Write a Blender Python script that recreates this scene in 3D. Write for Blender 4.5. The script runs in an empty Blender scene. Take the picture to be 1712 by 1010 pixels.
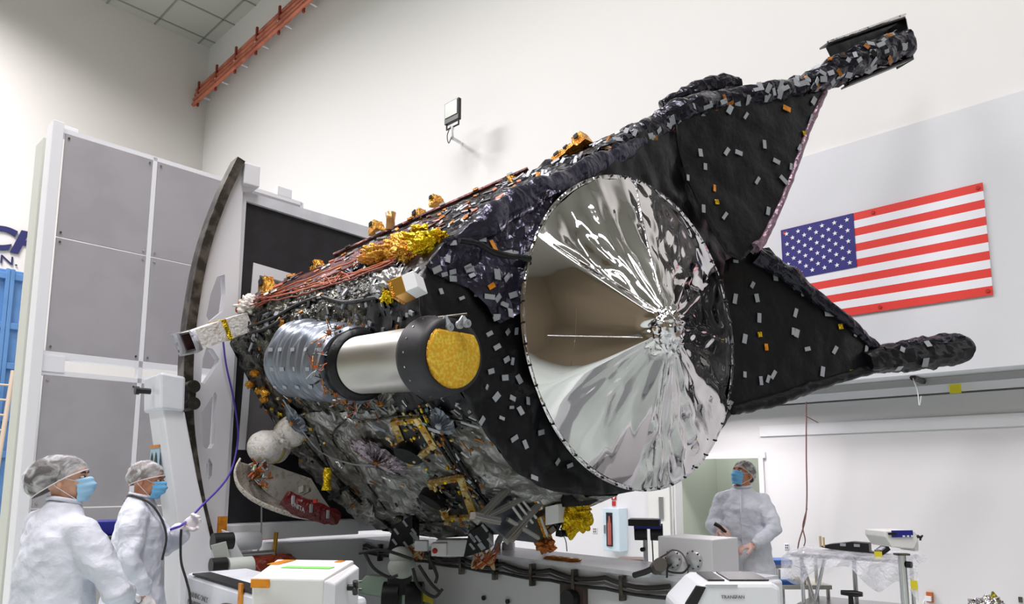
import bpy, bmesh, math, random
from mathutils import Vector, Matrix, noise
from mathutils.bvhtree import BVHTree
from mathutils.geometry import delaunay_2d_cdt
random.seed(7)
V = Vector
PI = math.pi
SC = bpy.context.scene
COL = SC.collection
# ------------------------------------------------------------------ camera
CAMH = 1.6
FPX = 1199.0
PITCH = math.atan(167 / FPX)
PCY = 633.0
cam_d = bpy.data.cameras.new('camera')
cam = bpy.data.objects.new('camera', cam_d)
COL.objects.link(cam)
cam.location = (0, 0, CAMH)
cam.rotation_euler = (PI / 2 + PITCH, 0, 0)
cam_d.sensor_width = 36
cam_d.lens = FPX / 1712 * 36
cam_d.shift_y = (PCY - 505) / 1712
cam_d.clip_end = 200
SC.camera = cam
# ------------------------------------------------------------------ world, lights, exposure
w = bpy.data.worlds.new('world'); SC.world = w; w.use_nodes = True
w.node_tree.nodes['Background'].inputs[0].default_value = (0.9, 0.95, 1.0, 1)
w.node_tree.nodes['Background'].inputs[1].default_value = 0.3
SC.view_settings.view_transform = 'Standard'
SC.view_settings.look = 'None'
SC.view_settings.gamma = 1
SC.view_settings.use_curve_mapping = False
SC.view_settings.exposure = 0.12
CEIL = 15.0


def area(name, loc, size, power, rot=(0, 0, 0), col=(1, 1, 1), sy=None, spread=None):
    l = bpy.data.lights.new(name, 'AREA'); l.energy = power; l.size = size
    l.color = col
    if spread: l.spread = spread
    if sy: l.shape = 'RECTANGLE'; l.size_y = sy
    o = bpy.data.objects.new(name, l); COL.objects.link(o)
    o.location = loc; o.rotation_euler = rot
    return o


ROOMROT = math.atan2(.685, -.728)     # the room's long walls
for i, (x, y, pw) in enumerate([(.5, -.5, 520), (-3.0, 5.5, 560), (-11.5, 11.5, 1500), (4.0, -6, 480), (-4.5, -2.5, 560), (-9.5, 3, 600)]):
    area('ceiling_light', (x, y, CEIL - .35), 5.0, pw, (0, 0, ROOMROT), (1, .965, .985), 1.6, 2.65)
area('alcove_light', (3.0, 9.35, 2.95), .5, 130, (0, 0, ROOMROT), (1, .93, .93), 1.2)
for x, y in ((6.4, 6.0), (8.9, 3.4)):
    area('alcove_light', (x, y, 3.3), .4, 26, (0, 0, ROOMROT), (1, .97, .98), 1.6)

# ------------------------------------------------------------------ geometry helpers


def ray(px, py):
    """direction from the camera of a point seen at (px,py) in the 1712x1010 photograph"""
    d = V(((px - 856) / FPX, (PCY - py) / FPX, -1))
    d = Matrix.Rotation(PI / 2 + PITCH, 3, 'X') @ d
    return d


CP = V((0, 0, CAMH))


class Plane:
    def __init__(s, p, n): s.p = V(p); s.n = V(n).normalized()

    def hit(s, px, py, off=0.0):
        d = ray(px, py)
        t = ((s.p + s.n * off - CP).dot(s.n)) / d.dot(s.n)
        return CP + d * t


def atY(px, py, Y):
    d = ray(px, py)
    return CP + d * (Y / d.y)


AX = V((.66, -.751, 0)).normalized()     # spacecraft axis, towards its open end
EX = V((.751, .66, 0)).normalized()      # across it, to the right
RC = V((.827, 5.3, 0))                   # where the end ring's plane stands
UP = V((0, 0, 1))


def st(s): return Plane(RC + AX * s, AX)


def S(px, py, s=0.0): return st(s).hit(px, py)


WN = V((.685, .728, 0)).normalized()     # normal of the long right wall, pointing out
WD = V((-.728, .685, 0)).normalized()    # along it, away from the camera
LD = V((.685, .728, 0)).normalized()
WALL = Plane((12.7, 0, 0), WN)           # upper wall (with the flag)
LOW = Plane((13.4, 0, 0), WN)            # wall of the low bay under it
CORNER = V((-9.5, 20.9, 0))


def fr(axis, up=UP):
    a = V(axis).normalized()
    b = up.cross(a)
    if b.length < 1e-4: b = V((1, 0, 0)).cross(a)
    b.normalize()
    return a, b, a.cross(b)


# ------------------------------------------------------------------ materials
MATS = {}


def srgb(h):
    h = h.lstrip('#')
    c = [int(h[i:i + 2], 16) / 255 for i in (0, 2, 4)]
    return [x / 12.92 if x <= .04045 else ((x + .055) / 1.055) ** 2.4 for x in c]


def mat(name, col, rough=.5, metal=0.0, bump=0, bscale=20, bdist=.01, col2=None, cscale=5, alpha=1, emis=0,
        crease=0, crscale=4, spec=None, trans=0, detail=4, mix=(.45, .6), stretch=None, coat=0, bump2=0, b2scale=3):
    if name in MATS: return MATS[name]
    m = bpy.data.materials.new(name); m.use_nodes = True
    nt = m.node_tree; N = nt.nodes; L = nt.links
    b = N['Principled BSDF']
    c = srgb(col) if isinstance(col, str) else col
    b.inputs['Base Color'].default_value = (*c, 1)
    b.inputs['Roughness'].default_value = rough
    b.inputs['Metallic'].default_value = metal
    if spec is not None: b.inputs['Specular IOR Level'].default_value = spec
    if trans: b.inputs['Transmission Weight'].default_value = trans
    if coat: b.inputs['Coat Weight'].default_value = coat; b.inputs['Coat Roughness'].default_value = .15
    b.inputs['Alpha'].default_value = alpha
    if emis:
        b.inputs['Emission Color'].default_value = (*c, 1)
        b.inputs['Emission Strength'].default_value = emis
    tc = N.new('ShaderNodeTexCoord'); src = tc.outputs['Object']
    if stretch:
        mp = N.new('ShaderNodeMapping'); L.new(src, mp.inputs[0])
        mp.inputs['Scale'].default_value = stretch; src = mp.outputs[0]
    if col2:
        nz = N.new('ShaderNodeTexNoise'); nz.inputs['Scale'].default_value = cscale
        nz.inputs['Detail'].default_value = detail
        L.new(src, nz.inputs['Vector'])
        rp = N.new('ShaderNodeValToRGB'); L.new(nz.outputs['Fac'], rp.inputs[0])
        c2 = srgb(col2) if isinstance(col2, str) else col2
        rp.color_ramp.elements[0].position = mix[0]; rp.color_ramp.elements[1].position = mix[1]
        rp.color_ramp.elements[0].color = (*c, 1); rp.color_ramp.elements[1].color = (*c2, 1)
        L.new(rp.outputs[0], b.inputs['Base Color'])
    last = None

    def addb(fac, st_, dist):
        nonlocal last
        bp = N.new('ShaderNodeBump'); bp.inputs['Strength'].default_value = st_
        bp.inputs['Distance'].default_value = dist
        L.new(fac, bp.inputs['Height'])
        if last: L.new(last, bp.inputs['Normal'])
        last = bp.outputs['Normal']
    if crease:
        # crumpled-foil facets: distorted voronoi cells of flat, tilted planes
        nz = N.new('ShaderNodeTexNoise'); nz.inputs['Scale'].default_value = crscale * .6; nz.inputs['Detail'].default_value = 3
        L.new(src, nz.inputs['Vector'])
        mx = N.new('ShaderNodeMix'); mx.data_type = 'VECTOR'; mx.inputs['Factor'].default_value = .35
        L.new(src, mx.inputs[4]); L.new(nz.outputs['Color'], mx.inputs[5])
        vo = N.new('ShaderNodeTexVoronoi'); vo.inputs['Scale'].default_value = crscale
        L.new(mx.outputs[1], vo.inputs['Vector'])
        addb(vo.outputs['Distance'], crease, .35 / crscale)
        vo2 = N.new('ShaderNodeTexVoronoi'); vo2.inputs['Scale'].default_value = crscale * 3.1
        L.new(mx.outputs[1], vo2.inputs['Vector'])
        addb(vo2.outputs['Distance'], crease * .7, .12 / crscale)
    if bump:
        nz = N.new('ShaderNodeTexNoise'); nz.inputs['Scale'].default_value = bscale; nz.inputs['Detail'].default_value = 5
        L.new(src, nz.inputs['Vector'])
        addb(nz.outputs['Fac'], bump, bdist)
    if bump2:
        nz = N.new('ShaderNodeTexNoise'); nz.inputs['Scale'].default_value = b2scale; nz.inputs['Detail'].default_value = 2
        L.new(src, nz.inputs['Vector'])
        addb(nz.outputs['Fac'], bump2, .05)
    if last: L.new(last, b.inputs['Normal'])
    MATS[name] = m
    return m


M = dict
wallw = mat('painted_wall', '#e3e2e0', .6, bump=.05, bscale=60, bdist=.003)
wallg = mat('painted_wall_grey', '#dcd8d4', .7, bump=.05, bscale=40, bdist=.003)
lowm = mat('painted_wall_low', '#dfdde0', .5)
khaki = mat('khaki_wall', '#9a8c76', .8)
darkpanel = mat('dark_panel', '#1c1c20', .6)
white = mat('white_paint', '#e9e9ee', .35, bump=.06, bscale=15, bdist=.004)
white2 = mat('white_enamel', '#dfe1e8', .3, col2='#d2d4dc', cscale=3)
grayp = mat('grey_panel', '#aaa7ac', .45, metal=.1, col2='#a4a1a6', cscale=2, bump=.04, bscale=3)
blackp = mat('black_anodized', '#1b1a1f', .55, col2='#232228', cscale=6)
blackpl = mat('black_plastic', '#121214', .4)
darkst = mat('dark_steel', '#4a4640', .35, metal=.8, col2='#77716a', cscale=8, bump=.1, bscale=30)
steel = mat('steel', '#b9b9bb', .28, metal=1.0)
brushed = mat('brushed_aluminium', '#aeaba6', .38, metal=.95, bump=.05, bscale=30, bdist=.002, stretch=(1, 1, 1))
chrome = mat('chrome', '#d8d8da', .12, metal=1)
floorm = mat('floor_paint', '#bfc9c5', .25, col2='#b7c1bd', cscale=1)
ceilm = mat('ceiling_tile', '#b6b5ae', .8)
navy = mat('navy_paint', '#22235c', .5)
blue = mat('blue_enamel', '#5b88bd', .45, col2='#5480b4', cscale=2)
royal = mat('blue_plastic', '#1b1f86', .35)
red = mat('red_print', '#e23a32', .55)
flagb = mat('flag_blue', '#2a2478', .55)
flagw = mat('flag_white', '#ececf3', .55)
redsign = mat('red_sign', '#b5271f', .5)
redcover = mat('red_fabric', '#5e1116', .35, crease=.5, crscale=14)
orange = mat('orange_wire', '#b85a28', .45)
orangetape = mat('amber_tape', '#d98a14', .3, col2='#c0740f', cscale=20)
copper = mat('copper_pipe', '#c9765a', .45, metal=.2, col2='#a85b44', cscale=1.5)
greentape = mat('green_tape', '#84cf6a', .5)
yellow = mat('yellow_tag', '#e3d52a', .5)
cablek = mat('black_cable', '#2c2b2c', .5)
cableg = mat('grey_cable', '#55504c', .5)
purple = mat('purple_cable', '#5a45b0', .4)
# thermal blankets
blackbl = mat('black_blanket', '#0b0b10', .4, spec=.35, bump=.35, bscale=5, bdist=.05, bump2=.25, b2scale=1.6)
blacksh = mat('black_shiny_blanket', '#2c2b35', .18, metal=.6, crease=.6, crscale=4.5, bump=.2, bscale=9, bdist=.02)
purplebl = mat('dark_satin_blanket', '#3c3a4a', .2, metal=.6, crease=.55, crscale=5, bump=.3, bscale=7, bdist=.03)
silverc = mat('silver_film', '#d9d6d6', .055, metal=1, bump=.03, bscale=3, bdist=.02)
silverr = mat('silver_film_crumpled', '#d6d3d6', .08, metal=1, crease=.5, crscale=6)
mli = mat('silver_blanket', '#aeadac', .36, metal=.6, crease=.9, crscale=5.5, col2='#62605a', cscale=5, mix=(.35, .65), bump=.3, bscale=25)
mlidark = mat('olive_dark_blanket', '#6b6a60', .28, metal=.7, crease=.85, crscale=10, col2='#1f1f1c', cscale=7, mix=(.42, .55))
mligrey = mat('grey_satin_blanket', '#737983', .3, metal=.6, bump=.25, bscale=9, bdist=.02, stretch=(1, 1, .35))
gold = mat('gold_film', '#e0a845', .25, metal=.85, crease=.8, crscale=22, col2='#c47e2a', cscale=14)
goldy = mat('yellow_gold_film', '#eed01e', .25, metal=.75, crease=.8, crscale=20, col2='#d8a812', cscale=14)
goldcap = mat('gold_embossed_film', '#f7b80e', .35, metal=.25, crease=.8, crscale=75, col2='#ffdf4a', cscale=60, mix=(.45, .6), bump2=.5, b2scale=8)
tape = mat('grey_tape', '#a0a4aa', .35, metal=.15)
amber = mat('amber_film', '#a86a20', .3, metal=.6, crease=.7, crscale=16)
redstrip = mat('copper_strip', '#8a5a58', .35, metal=.5, col2='#4c3436', cscale=9, mix=(.42, .58), crease=.3, crscale=12)
whiteb = mat('white_blanket', '#e4e0dc', .5, crease=.35, crscale=14, col2='#c9bfae', cscale=18, mix=(.55, .65))
gown = mat('gown_fabric', '#d4d7e3', .6, bump=.6, bscale=5, bdist=.05, crease=.5, crscale=4.5)
glove = mat('latex_glove', '#e6dfe0', .4, bump=.2, bscale=30)
gloveP = mat('thin_vinyl_glove', '#e0b9ae', .35, bump=.3, bscale=40)
skin = mat('skin', '#b87a5c', .5, col2='#c48a6c', cscale=12)
skinl = mat('light_skin', '#cf9c84', .5)
hairm = mat('dark_hair', '#2e2220', .6, bump=.5, bscale=60)
hairg = mat('grey_hair', '#5e5450', .6, bump=.5, bscale=60)
netm = mat('hair_net', '#f2f2f5', .5, alpha=.3)
_n = netm.node_tree
_t = _n.nodes.new('ShaderNodeTexCoord'); _z = _n.nodes.new('ShaderNodeTexNoise'); _z.inputs['Scale'].default_value = 11; _z.inputs['Detail'].default_value = 6; _z.inputs['Distortion'].default_value = 1.6
_r = _n.nodes.new('ShaderNodeValToRGB'); _r.color_ramp.elements[0].position = .44; _r.color_ramp.elements[1].position = .68
_r.color_ramp.elements[0].color = (.09, .09, .09, 1); _r.color_ramp.elements[1].color = (.62, .62, .62, 1)
_n.links.new(_t.outputs['Object'], _z.inputs['Vector']); _n.links.new(_z.outputs['Fac'], _r.inputs[0]); _n.links.new(_r.outputs[0], _n.nodes['Principled BSDF'].inputs['Alpha'])
maskm = mat('mask_fabric', '#6fb6e6', .6, bump=.3, bscale=20)
maskl = mat('pale_mask_fabric', '#9cc9ea', .6, bump=.3, bscale=20)
film = mat('clear_plastic_sheet', '#dfe0ea', .15, alpha=.55, crease=.7, crscale=9)
glassm = mat('dark_glass', '#1a2028', .1)
eyem = mat('eye_dark', '#1c1410', .3)
panelg = mat('pale_green_wall', '#b9bfb2', .6)
clip = mat('light_green_plate', '#b9d0bd', .4)
rustbag = mat('rust_tarp', '#9c3a1c', .35, crease=.5, crscale=6, col2='#6e2413', cscale=5)
granite = mat('red_granite', '#83423e', .5, col2='#5f2c2b', cscale=40)
woodm = mat('tan_top', '#c8b285', .5)

# ------------------------------------------------------------------ mesh builder


class MB:
    def __init__(s): s.v = []; s.f = []; s.m = []; s.sm = []; s.mats = []

    def mi(s, m):
        if m is None: m = s.mats[0] if s.mats else white
        if m not in s.mats: s.mats.append(m)
        return s.mats.index(m)

    def add(s, vs, fs, m=None, smooth=False):
        o = len(s.v); k = s.mi(m)
        s.v += [V(x) for x in vs]
        for f in fs:
            s.f.append([i + o for i in f]); s.m.append(k); s.sm.append(smooth)
        return s

    def box(s, c, d, m=None, ax=None):
        """c centre, d full sizes, ax three axes"""
        X, Y, Z = ax or (V((1, 0, 0)), V((0, 1, 0)), V((0, 0, 1)))
        vs = [V(c) + X * (i * d[0] / 2) + Y * (j * d[1] / 2) + Z * (k * d[2] / 2) for i in (-1, 1) for j in (-1, 1) for k in (-1, 1)]
        return s.add(vs, [(0, 1, 3, 2), (4, 6, 7, 5), (0, 4, 5, 1), (2, 3, 7, 6), (0, 2, 6, 4), (1, 5, 7, 3)], m)

    def hexa(s, a, b, m=None):
        """a, b: two quads of four points each, joined"""
        vs = list(a) + list(b)
        return s.add(vs, [(3, 2, 1, 0), (4, 5, 6, 7), (0, 1, 5, 4), (1, 2, 6, 5), (2, 3, 7, 6), (3, 0, 4, 7)], m)

    def prism(s, poly, off, m=None):
        n = len(poly); vs = [V(p) for p in poly] + [V(p) + off for p in poly]
        fs = [list(range(n))[::-1], [i + n for i in range(n)]] + [(i, (i + 1) % n, (i + 1) % n + n, i + n) for i in range(n)]
        return s.add(vs, fs, m)

    def tube(s, pts, r, m=None, seg=8, cap=True):
        pts = [V(p) for p in pts]; n = len(pts)
        rs = r if isinstance(r, (list, tuple)) else [r] * n
        rings = []; prev = None
        for i, p in enumerate(pts):
            t = (pts[min(i + 1, n - 1)] - pts[max(i - 1, 0)])
            if t.length < 1e-9: t = V((0, 0, 1))
            t.normalize()
            if prev is None:
                b = t.cross(V((0, 0, 1)))
                if b.length < .05: b = t.cross(V((1, 0, 0)))
            else: b = prev - t * prev.dot(t)
            b.normalize(); prev = b; c = t.cross(b)
            rings.append([p + (b * math.cos(2 * PI * k / seg) + c * math.sin(2 * PI * k / seg)) * rs[i] for k in range(seg)])
        return s.rings(rings, m, cap)

    def rings(s, rings, m=None, cap=True, smooth=True, closed=True):
        n = len(rings); k = len(rings[0]); vs = [p for r in rings for p in r]; fs = []
        for i in range(n - 1):
            for j in range(k if closed else k - 1):
                fs.append((i * k + j, i * k + (j + 1) % k, (i + 1) * k + (j + 1) % k, (i + 1) * k + j))
        s.add(vs, fs, m, smooth)
        if cap and closed:
            s.add(rings[0], [list(range(k))[::-1]], m); s.add(rings[-1], [list(range(k))], m)
        return s

    def cyl(s, a, b, r, m=None, seg=24, r2=None, cap=True):
        return s.tube([a, b], [r, r if r2 is None else r2], m, seg, cap)

    def lathe(s, o, axis, prof, m=None, seg=32, cap=True):
        a, b, c = fr(axis)
        rings = [[V(o) + a * h + (b * math.cos(2 * PI * k / seg) + c * math.sin(2 * PI * k / seg)) * max(r, 1e-4) for k in range(seg)] for h, r in prof]
        return s.rings(rings, m, cap)

    def ell(s, c, r, m=None, ax=None, nu=20, nv=14, v0=0, v1=PI, f=None):
        X, Y, Z = ax or (V((1, 0, 0)), V((0, 1, 0)), V((0, 0, 1)))
        rings = []
        for i in range(nv + 1):
            t = v0 + (v1 - v0) * i / nv
            row = []
            for j in range(nu):
                p = 2 * PI * j / nu
                q = V((math.sin(t) * math.cos(p), math.sin(t) * math.sin(p), math.cos(t)))
                k = f(q) if f else 1
                row.append(V(c) + (X * q.x * r[0] + Y * q.y * r[1] + Z * q.z * r[2]) * k)
            rings.append(row)
        return s.rings(rings, m)

    def grid(s, fn, nu, nv, m=None, smooth=True):
        vs = [fn(i / nu, j / nv) for i in range(nu + 1) for j in range(nv + 1)]
        fs = [(i * (nv + 1) + j, i * (nv + 1) + j + 1, (i + 1) * (nv + 1) + j + 1, (i + 1) * (nv + 1) + j) for i in range(nu) for j in range(nv)]
        return s.add(vs, fs, m, smooth)

    def obj(s, name, root=None, bevel=0, loc=None, solid=0, sub=0):
        base = V(root['_loc']) if root is not None else V(loc or (0, 0, 0))
        me = bpy.data.meshes.new(name)
        me.from_pydata([p - base for p in s.v], [], s.f)
        for m in s.mats: me.materials.append(m)
        me.polygons.foreach_set('material_index', s.m)
        me.polygons.foreach_set('use_smooth', s.sm)
        me.validate(); me.update()
        o = bpy.data.objects.new(name, me); COL.objects.link(o)
        if root is not None:
            o.parent = root; o['_loc'] = tuple(base)
        else:
            o.location = base; o['_loc'] = tuple(base)
        if solid:
            md = o.modifiers.new('solid', 'SOLIDIFY'); md.thickness = solid; md.offset = 0
        if bevel:
            md = o.modifiers.new('bevel', 'BEVEL'); md.width = bevel; md.segments = 2; md.limit_method = 'ANGLE'
        return o


def thing(name, loc, label, cat, group=None):
    o = bpy.data.objects.new(name, None); COL.objects.link(o)
    o.location = loc; o['_loc'] = tuple(loc); o['label'] = label; o['category'] = cat
    o.empty_display_size = .1
    if group: o['group'] = group
    return o


def tag(o, label, cat, group=None):
    o['label'] = label; o['category'] = cat
    if group: o['group'] = group
    return o


def struct(o): o['kind'] = 'structure'; return o


def catmull(pts, n=8):
    pts = [V(p) for p in pts]; out = []
    P = [pts[0] * 2 - pts[1]] + pts + [pts[-1] * 2 - pts[-2]]
    for i in range(1, len(P) - 2):
        for k in range(n):
            t = k / n
            a, b, c, d = P[i - 1], P[i], P[i + 1], P[i + 2]
            out.append(.5 * ((2 * b) + (c - a) * t + (2 * a - 5 * b + 4 * c - d) * t * t + (3 * b - a - 3 * c + d) * t ** 3))
    out.append(pts[-1]); return out


def crumple(p, sc, seed=0.0):
    """ridged wrinkle height, 0..1"""
    q = V(p) * sc + V((seed, seed * 1.7, -seed))
    q = q + V((noise.noise(q * .7), noise.noise(q * .7 + V((5, 5, 5))), noise.noise(q * .7 - V((9, 2, 4))))) * .6
    d = noise.voronoi(q)[0]
    return min(1.0, d[1] - d[0])


def sheet(poly, plane_o, ex, ey, dens, disp, m, inner=None, mb=None, thick=0.02, tilt=None):
    """fine triangulated sheet bounded by 3-D points POLY of a plane; disp(p)->offset along the normal; with a rim so that it has a thickness"""
    mb = mb or MB(); nrm = ex.cross(ey).normalized()
    P2 = [((p - plane_o).dot(ex), (p - plane_o).dot(ey)) for p in poly]
    B = []
    for i in range(len(P2)):
        a, b = P2[i], P2[(i + 1) % len(P2)]
        L_ = math.dist(a, b); k = max(1, int(L_ / dens))
        for q in range(k): B.append((a[0] + (b[0] - a[0]) * q / k, a[1] + (b[1] - a[1]) * q / k))
    nb = len(B); xs = [p[0] for p in B]; ys = [p[1] for p in B]; pts = list(B)
    rnd = random.Random(3)
    y = min(ys)
    while y < max(ys):
        x = min(xs)
        while x < max(xs):
            px, py = x + rnd.uniform(-.3, .3) * dens, y + rnd.uniform(-.3, .3) * dens
            ins = False; near = False
            for i in range(nb):
                a, b = B[i], B[(i + 1) % nb]
                if (a[1] > py) != (b[1] > py) and px < (b[0] - a[0]) * (py - a[1]) / (b[1] - a[1]) + a[0]: ins = not ins
                if abs(a[0] - px) < dens * .45 and abs(a[1] - py) < dens * .45: near = True
            if ins and not near: pts.append((px, py))
            x += dens
        y += dens
    r = delaunay_2d_cdt([V(p) for p in pts], [], [list(range(nb))], 1, 1e-5)
    vs = []
    for p in r[0]:
        w_ = plane_o + ex * p.x + ey * p.y
        vs.append(w_ + nrm * disp(w_))
    mb.add(vs, [list(f) for f in r[2]], m, True)
    return mb


def text_obj(name, body, origin, xd, yd, size, m, root=None, extrude=.004, shear=0.0, bold=0.0, loc=None, xs=1.0):
    cu = bpy.data.curves.new(name, 'FONT'); cu.body = body; cu.size = size; cu.extrude = extrude
    cu.shear = shear; cu.offset = bold
    tmp = bpy.data.objects.new('tmp', cu); COL.objects.link(tmp)
    bpy.context.view_layer.update()
    me = bpy.data.meshes.new_from_object(tmp.evaluated_get(bpy.context.evaluated_depsgraph_get()))
    bpy.data.objects.remove(tmp)
    xd = V(xd).normalized(); yd = V(yd).normalized(); zd = xd.cross(yd)
    mb = MB()
    mb.add([V(origin) + xd * v.co.x * xs + yd * v.co.y + zd * v.co.z for v in me.vertices], [list(p.vertices) for p in me.polygons], m)
    return mb.obj(name, root, loc=loc)
# ------------------------------------------------------------------ the room
MINW, MAXW = -22.0, None


def wall_quad(p0, p1, z0, z1, thick, nrm, m, name):
    mb = MB(); a = [V((p0.x, p0.y, z0)), V((p1.x, p1.y, z0)), V((p1.x, p1.y, z1)), V((p0.x, p0.y, z1))]
    mb.hexa(a, [p + nrm * thick for p in a], m)
    return struct(mb.obj(name))


zS = WALL.hit(1712, 611).z                      # underside of the upper wall
zBand = WALL.hit(1712, 155).z
c_up = CORNER + (WALL.p - CORNER).dot(WN) * WN  # corner moved onto the upper wall plane
near = c_up - WD * 36
# floor and ceiling
cc = [c_up + WN * 3 + WD * 1, near + WN * 3, near - WN * 26, c_up - WN * 26 + WD * 1]
struct(MB().hexa([V((p.x, p.y, -.15)) for p in cc], [V((p.x, p.y, 0)) for p in cc], floorm).obj('floor'))
struct(MB().hexa([V((p.x, p.y, CEIL)) for p in cc], [V((p.x, p.y, CEIL + .2)) for p in cc], ceilm).obj('ceiling'))
mb = MB()                                        # tile grid
for k in range(0, 20):
    a = c_up - WN * (k * 1.3 + .35); mb.box(a - WD * 8 + V((0, 0, CEIL - .01)), (16, .05, .02), ceilm, (WD, WN, UP))
for k in range(0, 12):
    a = c_up - WD * (k * 1.3 + .4); mb.box(a - WN * 12 + V((0, 0, CEIL - .01)), (.05, 24, .02), ceilm, (WD, WN, UP))
gridm = mat('ceiling_grid', '#8f8e88', .8)
mb.mats = [gridm]; struct(mb.obj('ceiling_grid'))
# upper right wall: tall part and the part below the offset line
wall_quad(c_up, near, zBand, CEIL, .3, WN, wallw, 'wall_right')
mb = MB(); a = c_up - WN * .06; b = near - WN * .06
wall_quad(a, b, zS, zBand, .36, WN, mat('painted_wall_cool', '#d9dadf', .6), 'wall_right_lower')
# low bay under it: soffit, rail beam, back wall with an opening
lc = c_up + (LOW.p - c_up).dot(WN) * WN; ln = near + (LOW.p - near).dot(WN) * WN


def Lw(px, off=0.0):       # point at floor level of the low wall seen at column px
    p = LOW.hit(px, 800, off); return V((p.x, p.y, 0))


zH = LOW.hit(1275, 765).z
zTop = zS + .3
oL, oR = Lw(1128), Lw(1275)
wall_quad(lc, oL, 0, zTop, .2, WN, lowm, 'wall_bay_far')
wall_quad(oR, ln, 0, zTop, .2, WN, lowm, 'wall_bay_near')
wall_quad(oL, oR, zH, zTop, .2, WN, lowm, 'wall_bay_header')
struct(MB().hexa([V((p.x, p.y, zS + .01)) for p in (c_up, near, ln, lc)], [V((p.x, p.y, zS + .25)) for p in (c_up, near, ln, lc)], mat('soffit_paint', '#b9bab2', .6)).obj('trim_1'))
# rail along the soffit
q = LOW.hit(1712, 646, -.2)
r0 = lc - WN * .2; r1 = ln - WN * .2
mb = MB(); z1 = LOW.hit(1712, 632, -.2).z; z0 = LOW.hit(1712, 647, -.2).z
mb.hexa([V((r0.x, r0.y, z0)), V((r1.x, r1.y, z0)), V((r1.x, r1.y, z1)), V((r0.x, r0.y, z1))],
        [V((r0.x, r0.y, z0)) + WN * .05, V((r1.x, r1.y, z0)) + WN * .05, V((r1.x, r1.y, z1)) + WN * .05, V((r0.x, r0.y, z1)) + WN * .05], white)
mb.box((r0 + r1) / 2 + V((0, 0, z0 - .01)) + WN * .03, (36, .06, .012), cableg, (WD, WN, UP))
struct(mb.obj('trim_2'))
mb = MB(); zb = LOW.hit(1712, 690).z; zc = LOW.hit(1712, 712).z  # bright reflection on the low wall, built as a white strip
mb.hexa([V((oR.x, oR.y, zc)), V((ln.x, ln.y, zc)), V((ln.x, ln.y, zb)), V((oR.x, oR.y, zb))],
        [V((oR.x, oR.y, zc)) - WN * .02, V((ln.x, ln.y, zc)) - WN * .02, V((ln.x, ln.y, zb)) - WN * .02, V((oR.x, oR.y, zb)) - WN * .02], white)
struct(mb.obj('reflection_band'))
# room behind the opening
bk = 1.3
wall_quad(oL + WN * bk + WD * 1.5, oR + WN * bk - WD * 3.0, 0, 3.0, .1, WN, panelg, 'wall_passage_back')
wall_quad(oL + WD * .02, oL + WN * bk + WD * .02, 0, 3, .05, WD, panelg, 'wall_passage_side')
wall_quad(oR - WD * 3.0, oR + WN * bk - WD * 3.0, 0, 3, .05, -WD, panelg, 'wall_passage_end')
MB().hexa([p + V((0, 0, 2.9)) for p in (oL + WD * 1.5, oR - WD * 3, oR + WN * bk - WD * 3, oL + WN * bk + WD * 1.5)],
          [p + V((0, 0, 3)) for p in (oL + WD * 1.5, oR - WD * 3, oR + WN * bk - WD * 3, oL + WN * bk + WD * 1.5)], panelg)
struct(MB().hexa([p + V((0, 0, 2.9)) for p in (oL + WD * 1.5, oR - WD * 3, oR + WN * bk - WD * 3, oL + WN * bk + WD * 1.5)],
          [p + V((0, 0, 3)) for p in (oL + WD * 1.5, oR - WD * 3, oR + WN * bk - WD * 3, oL + WN * bk + WD * 1.5)], panelg).obj('ceiling_passage'))
area('passage_light', (oL + oR) / 2 + WN * .7 + V((0, 0, 2.8)), .8, 14)
PB = Plane(LOW.p + WN * bk, WN)


def wbox(pl, px0, py0, px1, py1, out, thick, m, mb=None):
    """box on wall plane pl between two pixel corners, standing out from it"""
    a = pl.hit(px0, py0, -(out + thick)); b = pl.hit(px1, py1, -(out + thick))
    w0, w1 = a.dot(WD), b.dot(WD); z0, z1 = b.z, a.z
    base = pl.p - WD * pl.p.dot(WD)
    c = base + WD * ((w0 + w1) / 2); c.z = (z0 + z1) / 2
    mb = mb or MB()
    mb.box(c - WN * (out + thick / 2), (abs(w1 - w0), thick, abs(z1 - z0)), m, (WD, WN, UP))
    return mb


# door leaf with pull in the passage, door pull on the bay wall
d1 = wbox(PB, 1105, 770, 1186, 1010, 0, .05, mat('door_paint', '#c4c9bd', .5)).obj('door_1', bevel=.004); struct(d1)
wbox(PB, 1158, 855, 1163, 905, .05, .03, steel).obj('door_handle', d1)
d2 = wbox(LOW, 1082, 779, 1124, 1005, 0, .04, mat('door_paint_white', '#dcdcd8', .5)).obj('door_2', bevel=.004); struct(d2)
wbox(LOW, 1101, 831, 1109, 868, .04, .02, steel).obj('door_handle', d2)
mb = wbox(LOW, 1121, 762, 1128, 1008, 0, .03, white); wbox(LOW, 1121, 760, 1279, 765.5, 0, .03, white, mb); wbox(LOW, 1275, 762, 1279, 1010, 0, .03, white, mb)
struct(mb.obj('trim_4'))
# left wall (away from the long wall) and the walls behind the camera
wall_quad(c_up, c_up - WN * 26, 0, CEIL, .3, WD, wallg, 'wall_left')
wall_quad(near, near - WN * 26, 0, CEIL, .3, -WD, khaki, 'wall_back')
wall_quad(c_up - WN * 26, near - WN * 26, 0, CEIL, .3, -WN, khaki, 'wall_far_side')
pm = c_up - WD * 22  # dark panel out of view, added for the silver cover to reflect
struct(MB().hexa([V((p.x, p.y, z)) - WN * .07 for p, z in ((pm, .0), (pm - WD * 6, .0), (pm - WD * 6, 5.6), (pm, 5.6))],
                 [V((p.x, p.y, z)) - WN * .12 for p, z in ((pm, .0), (pm - WD * 6, .0), (pm - WD * 6, 5.6), (pm, 5.6))], darkpanel).obj('unseen_dark_panel'))

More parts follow.
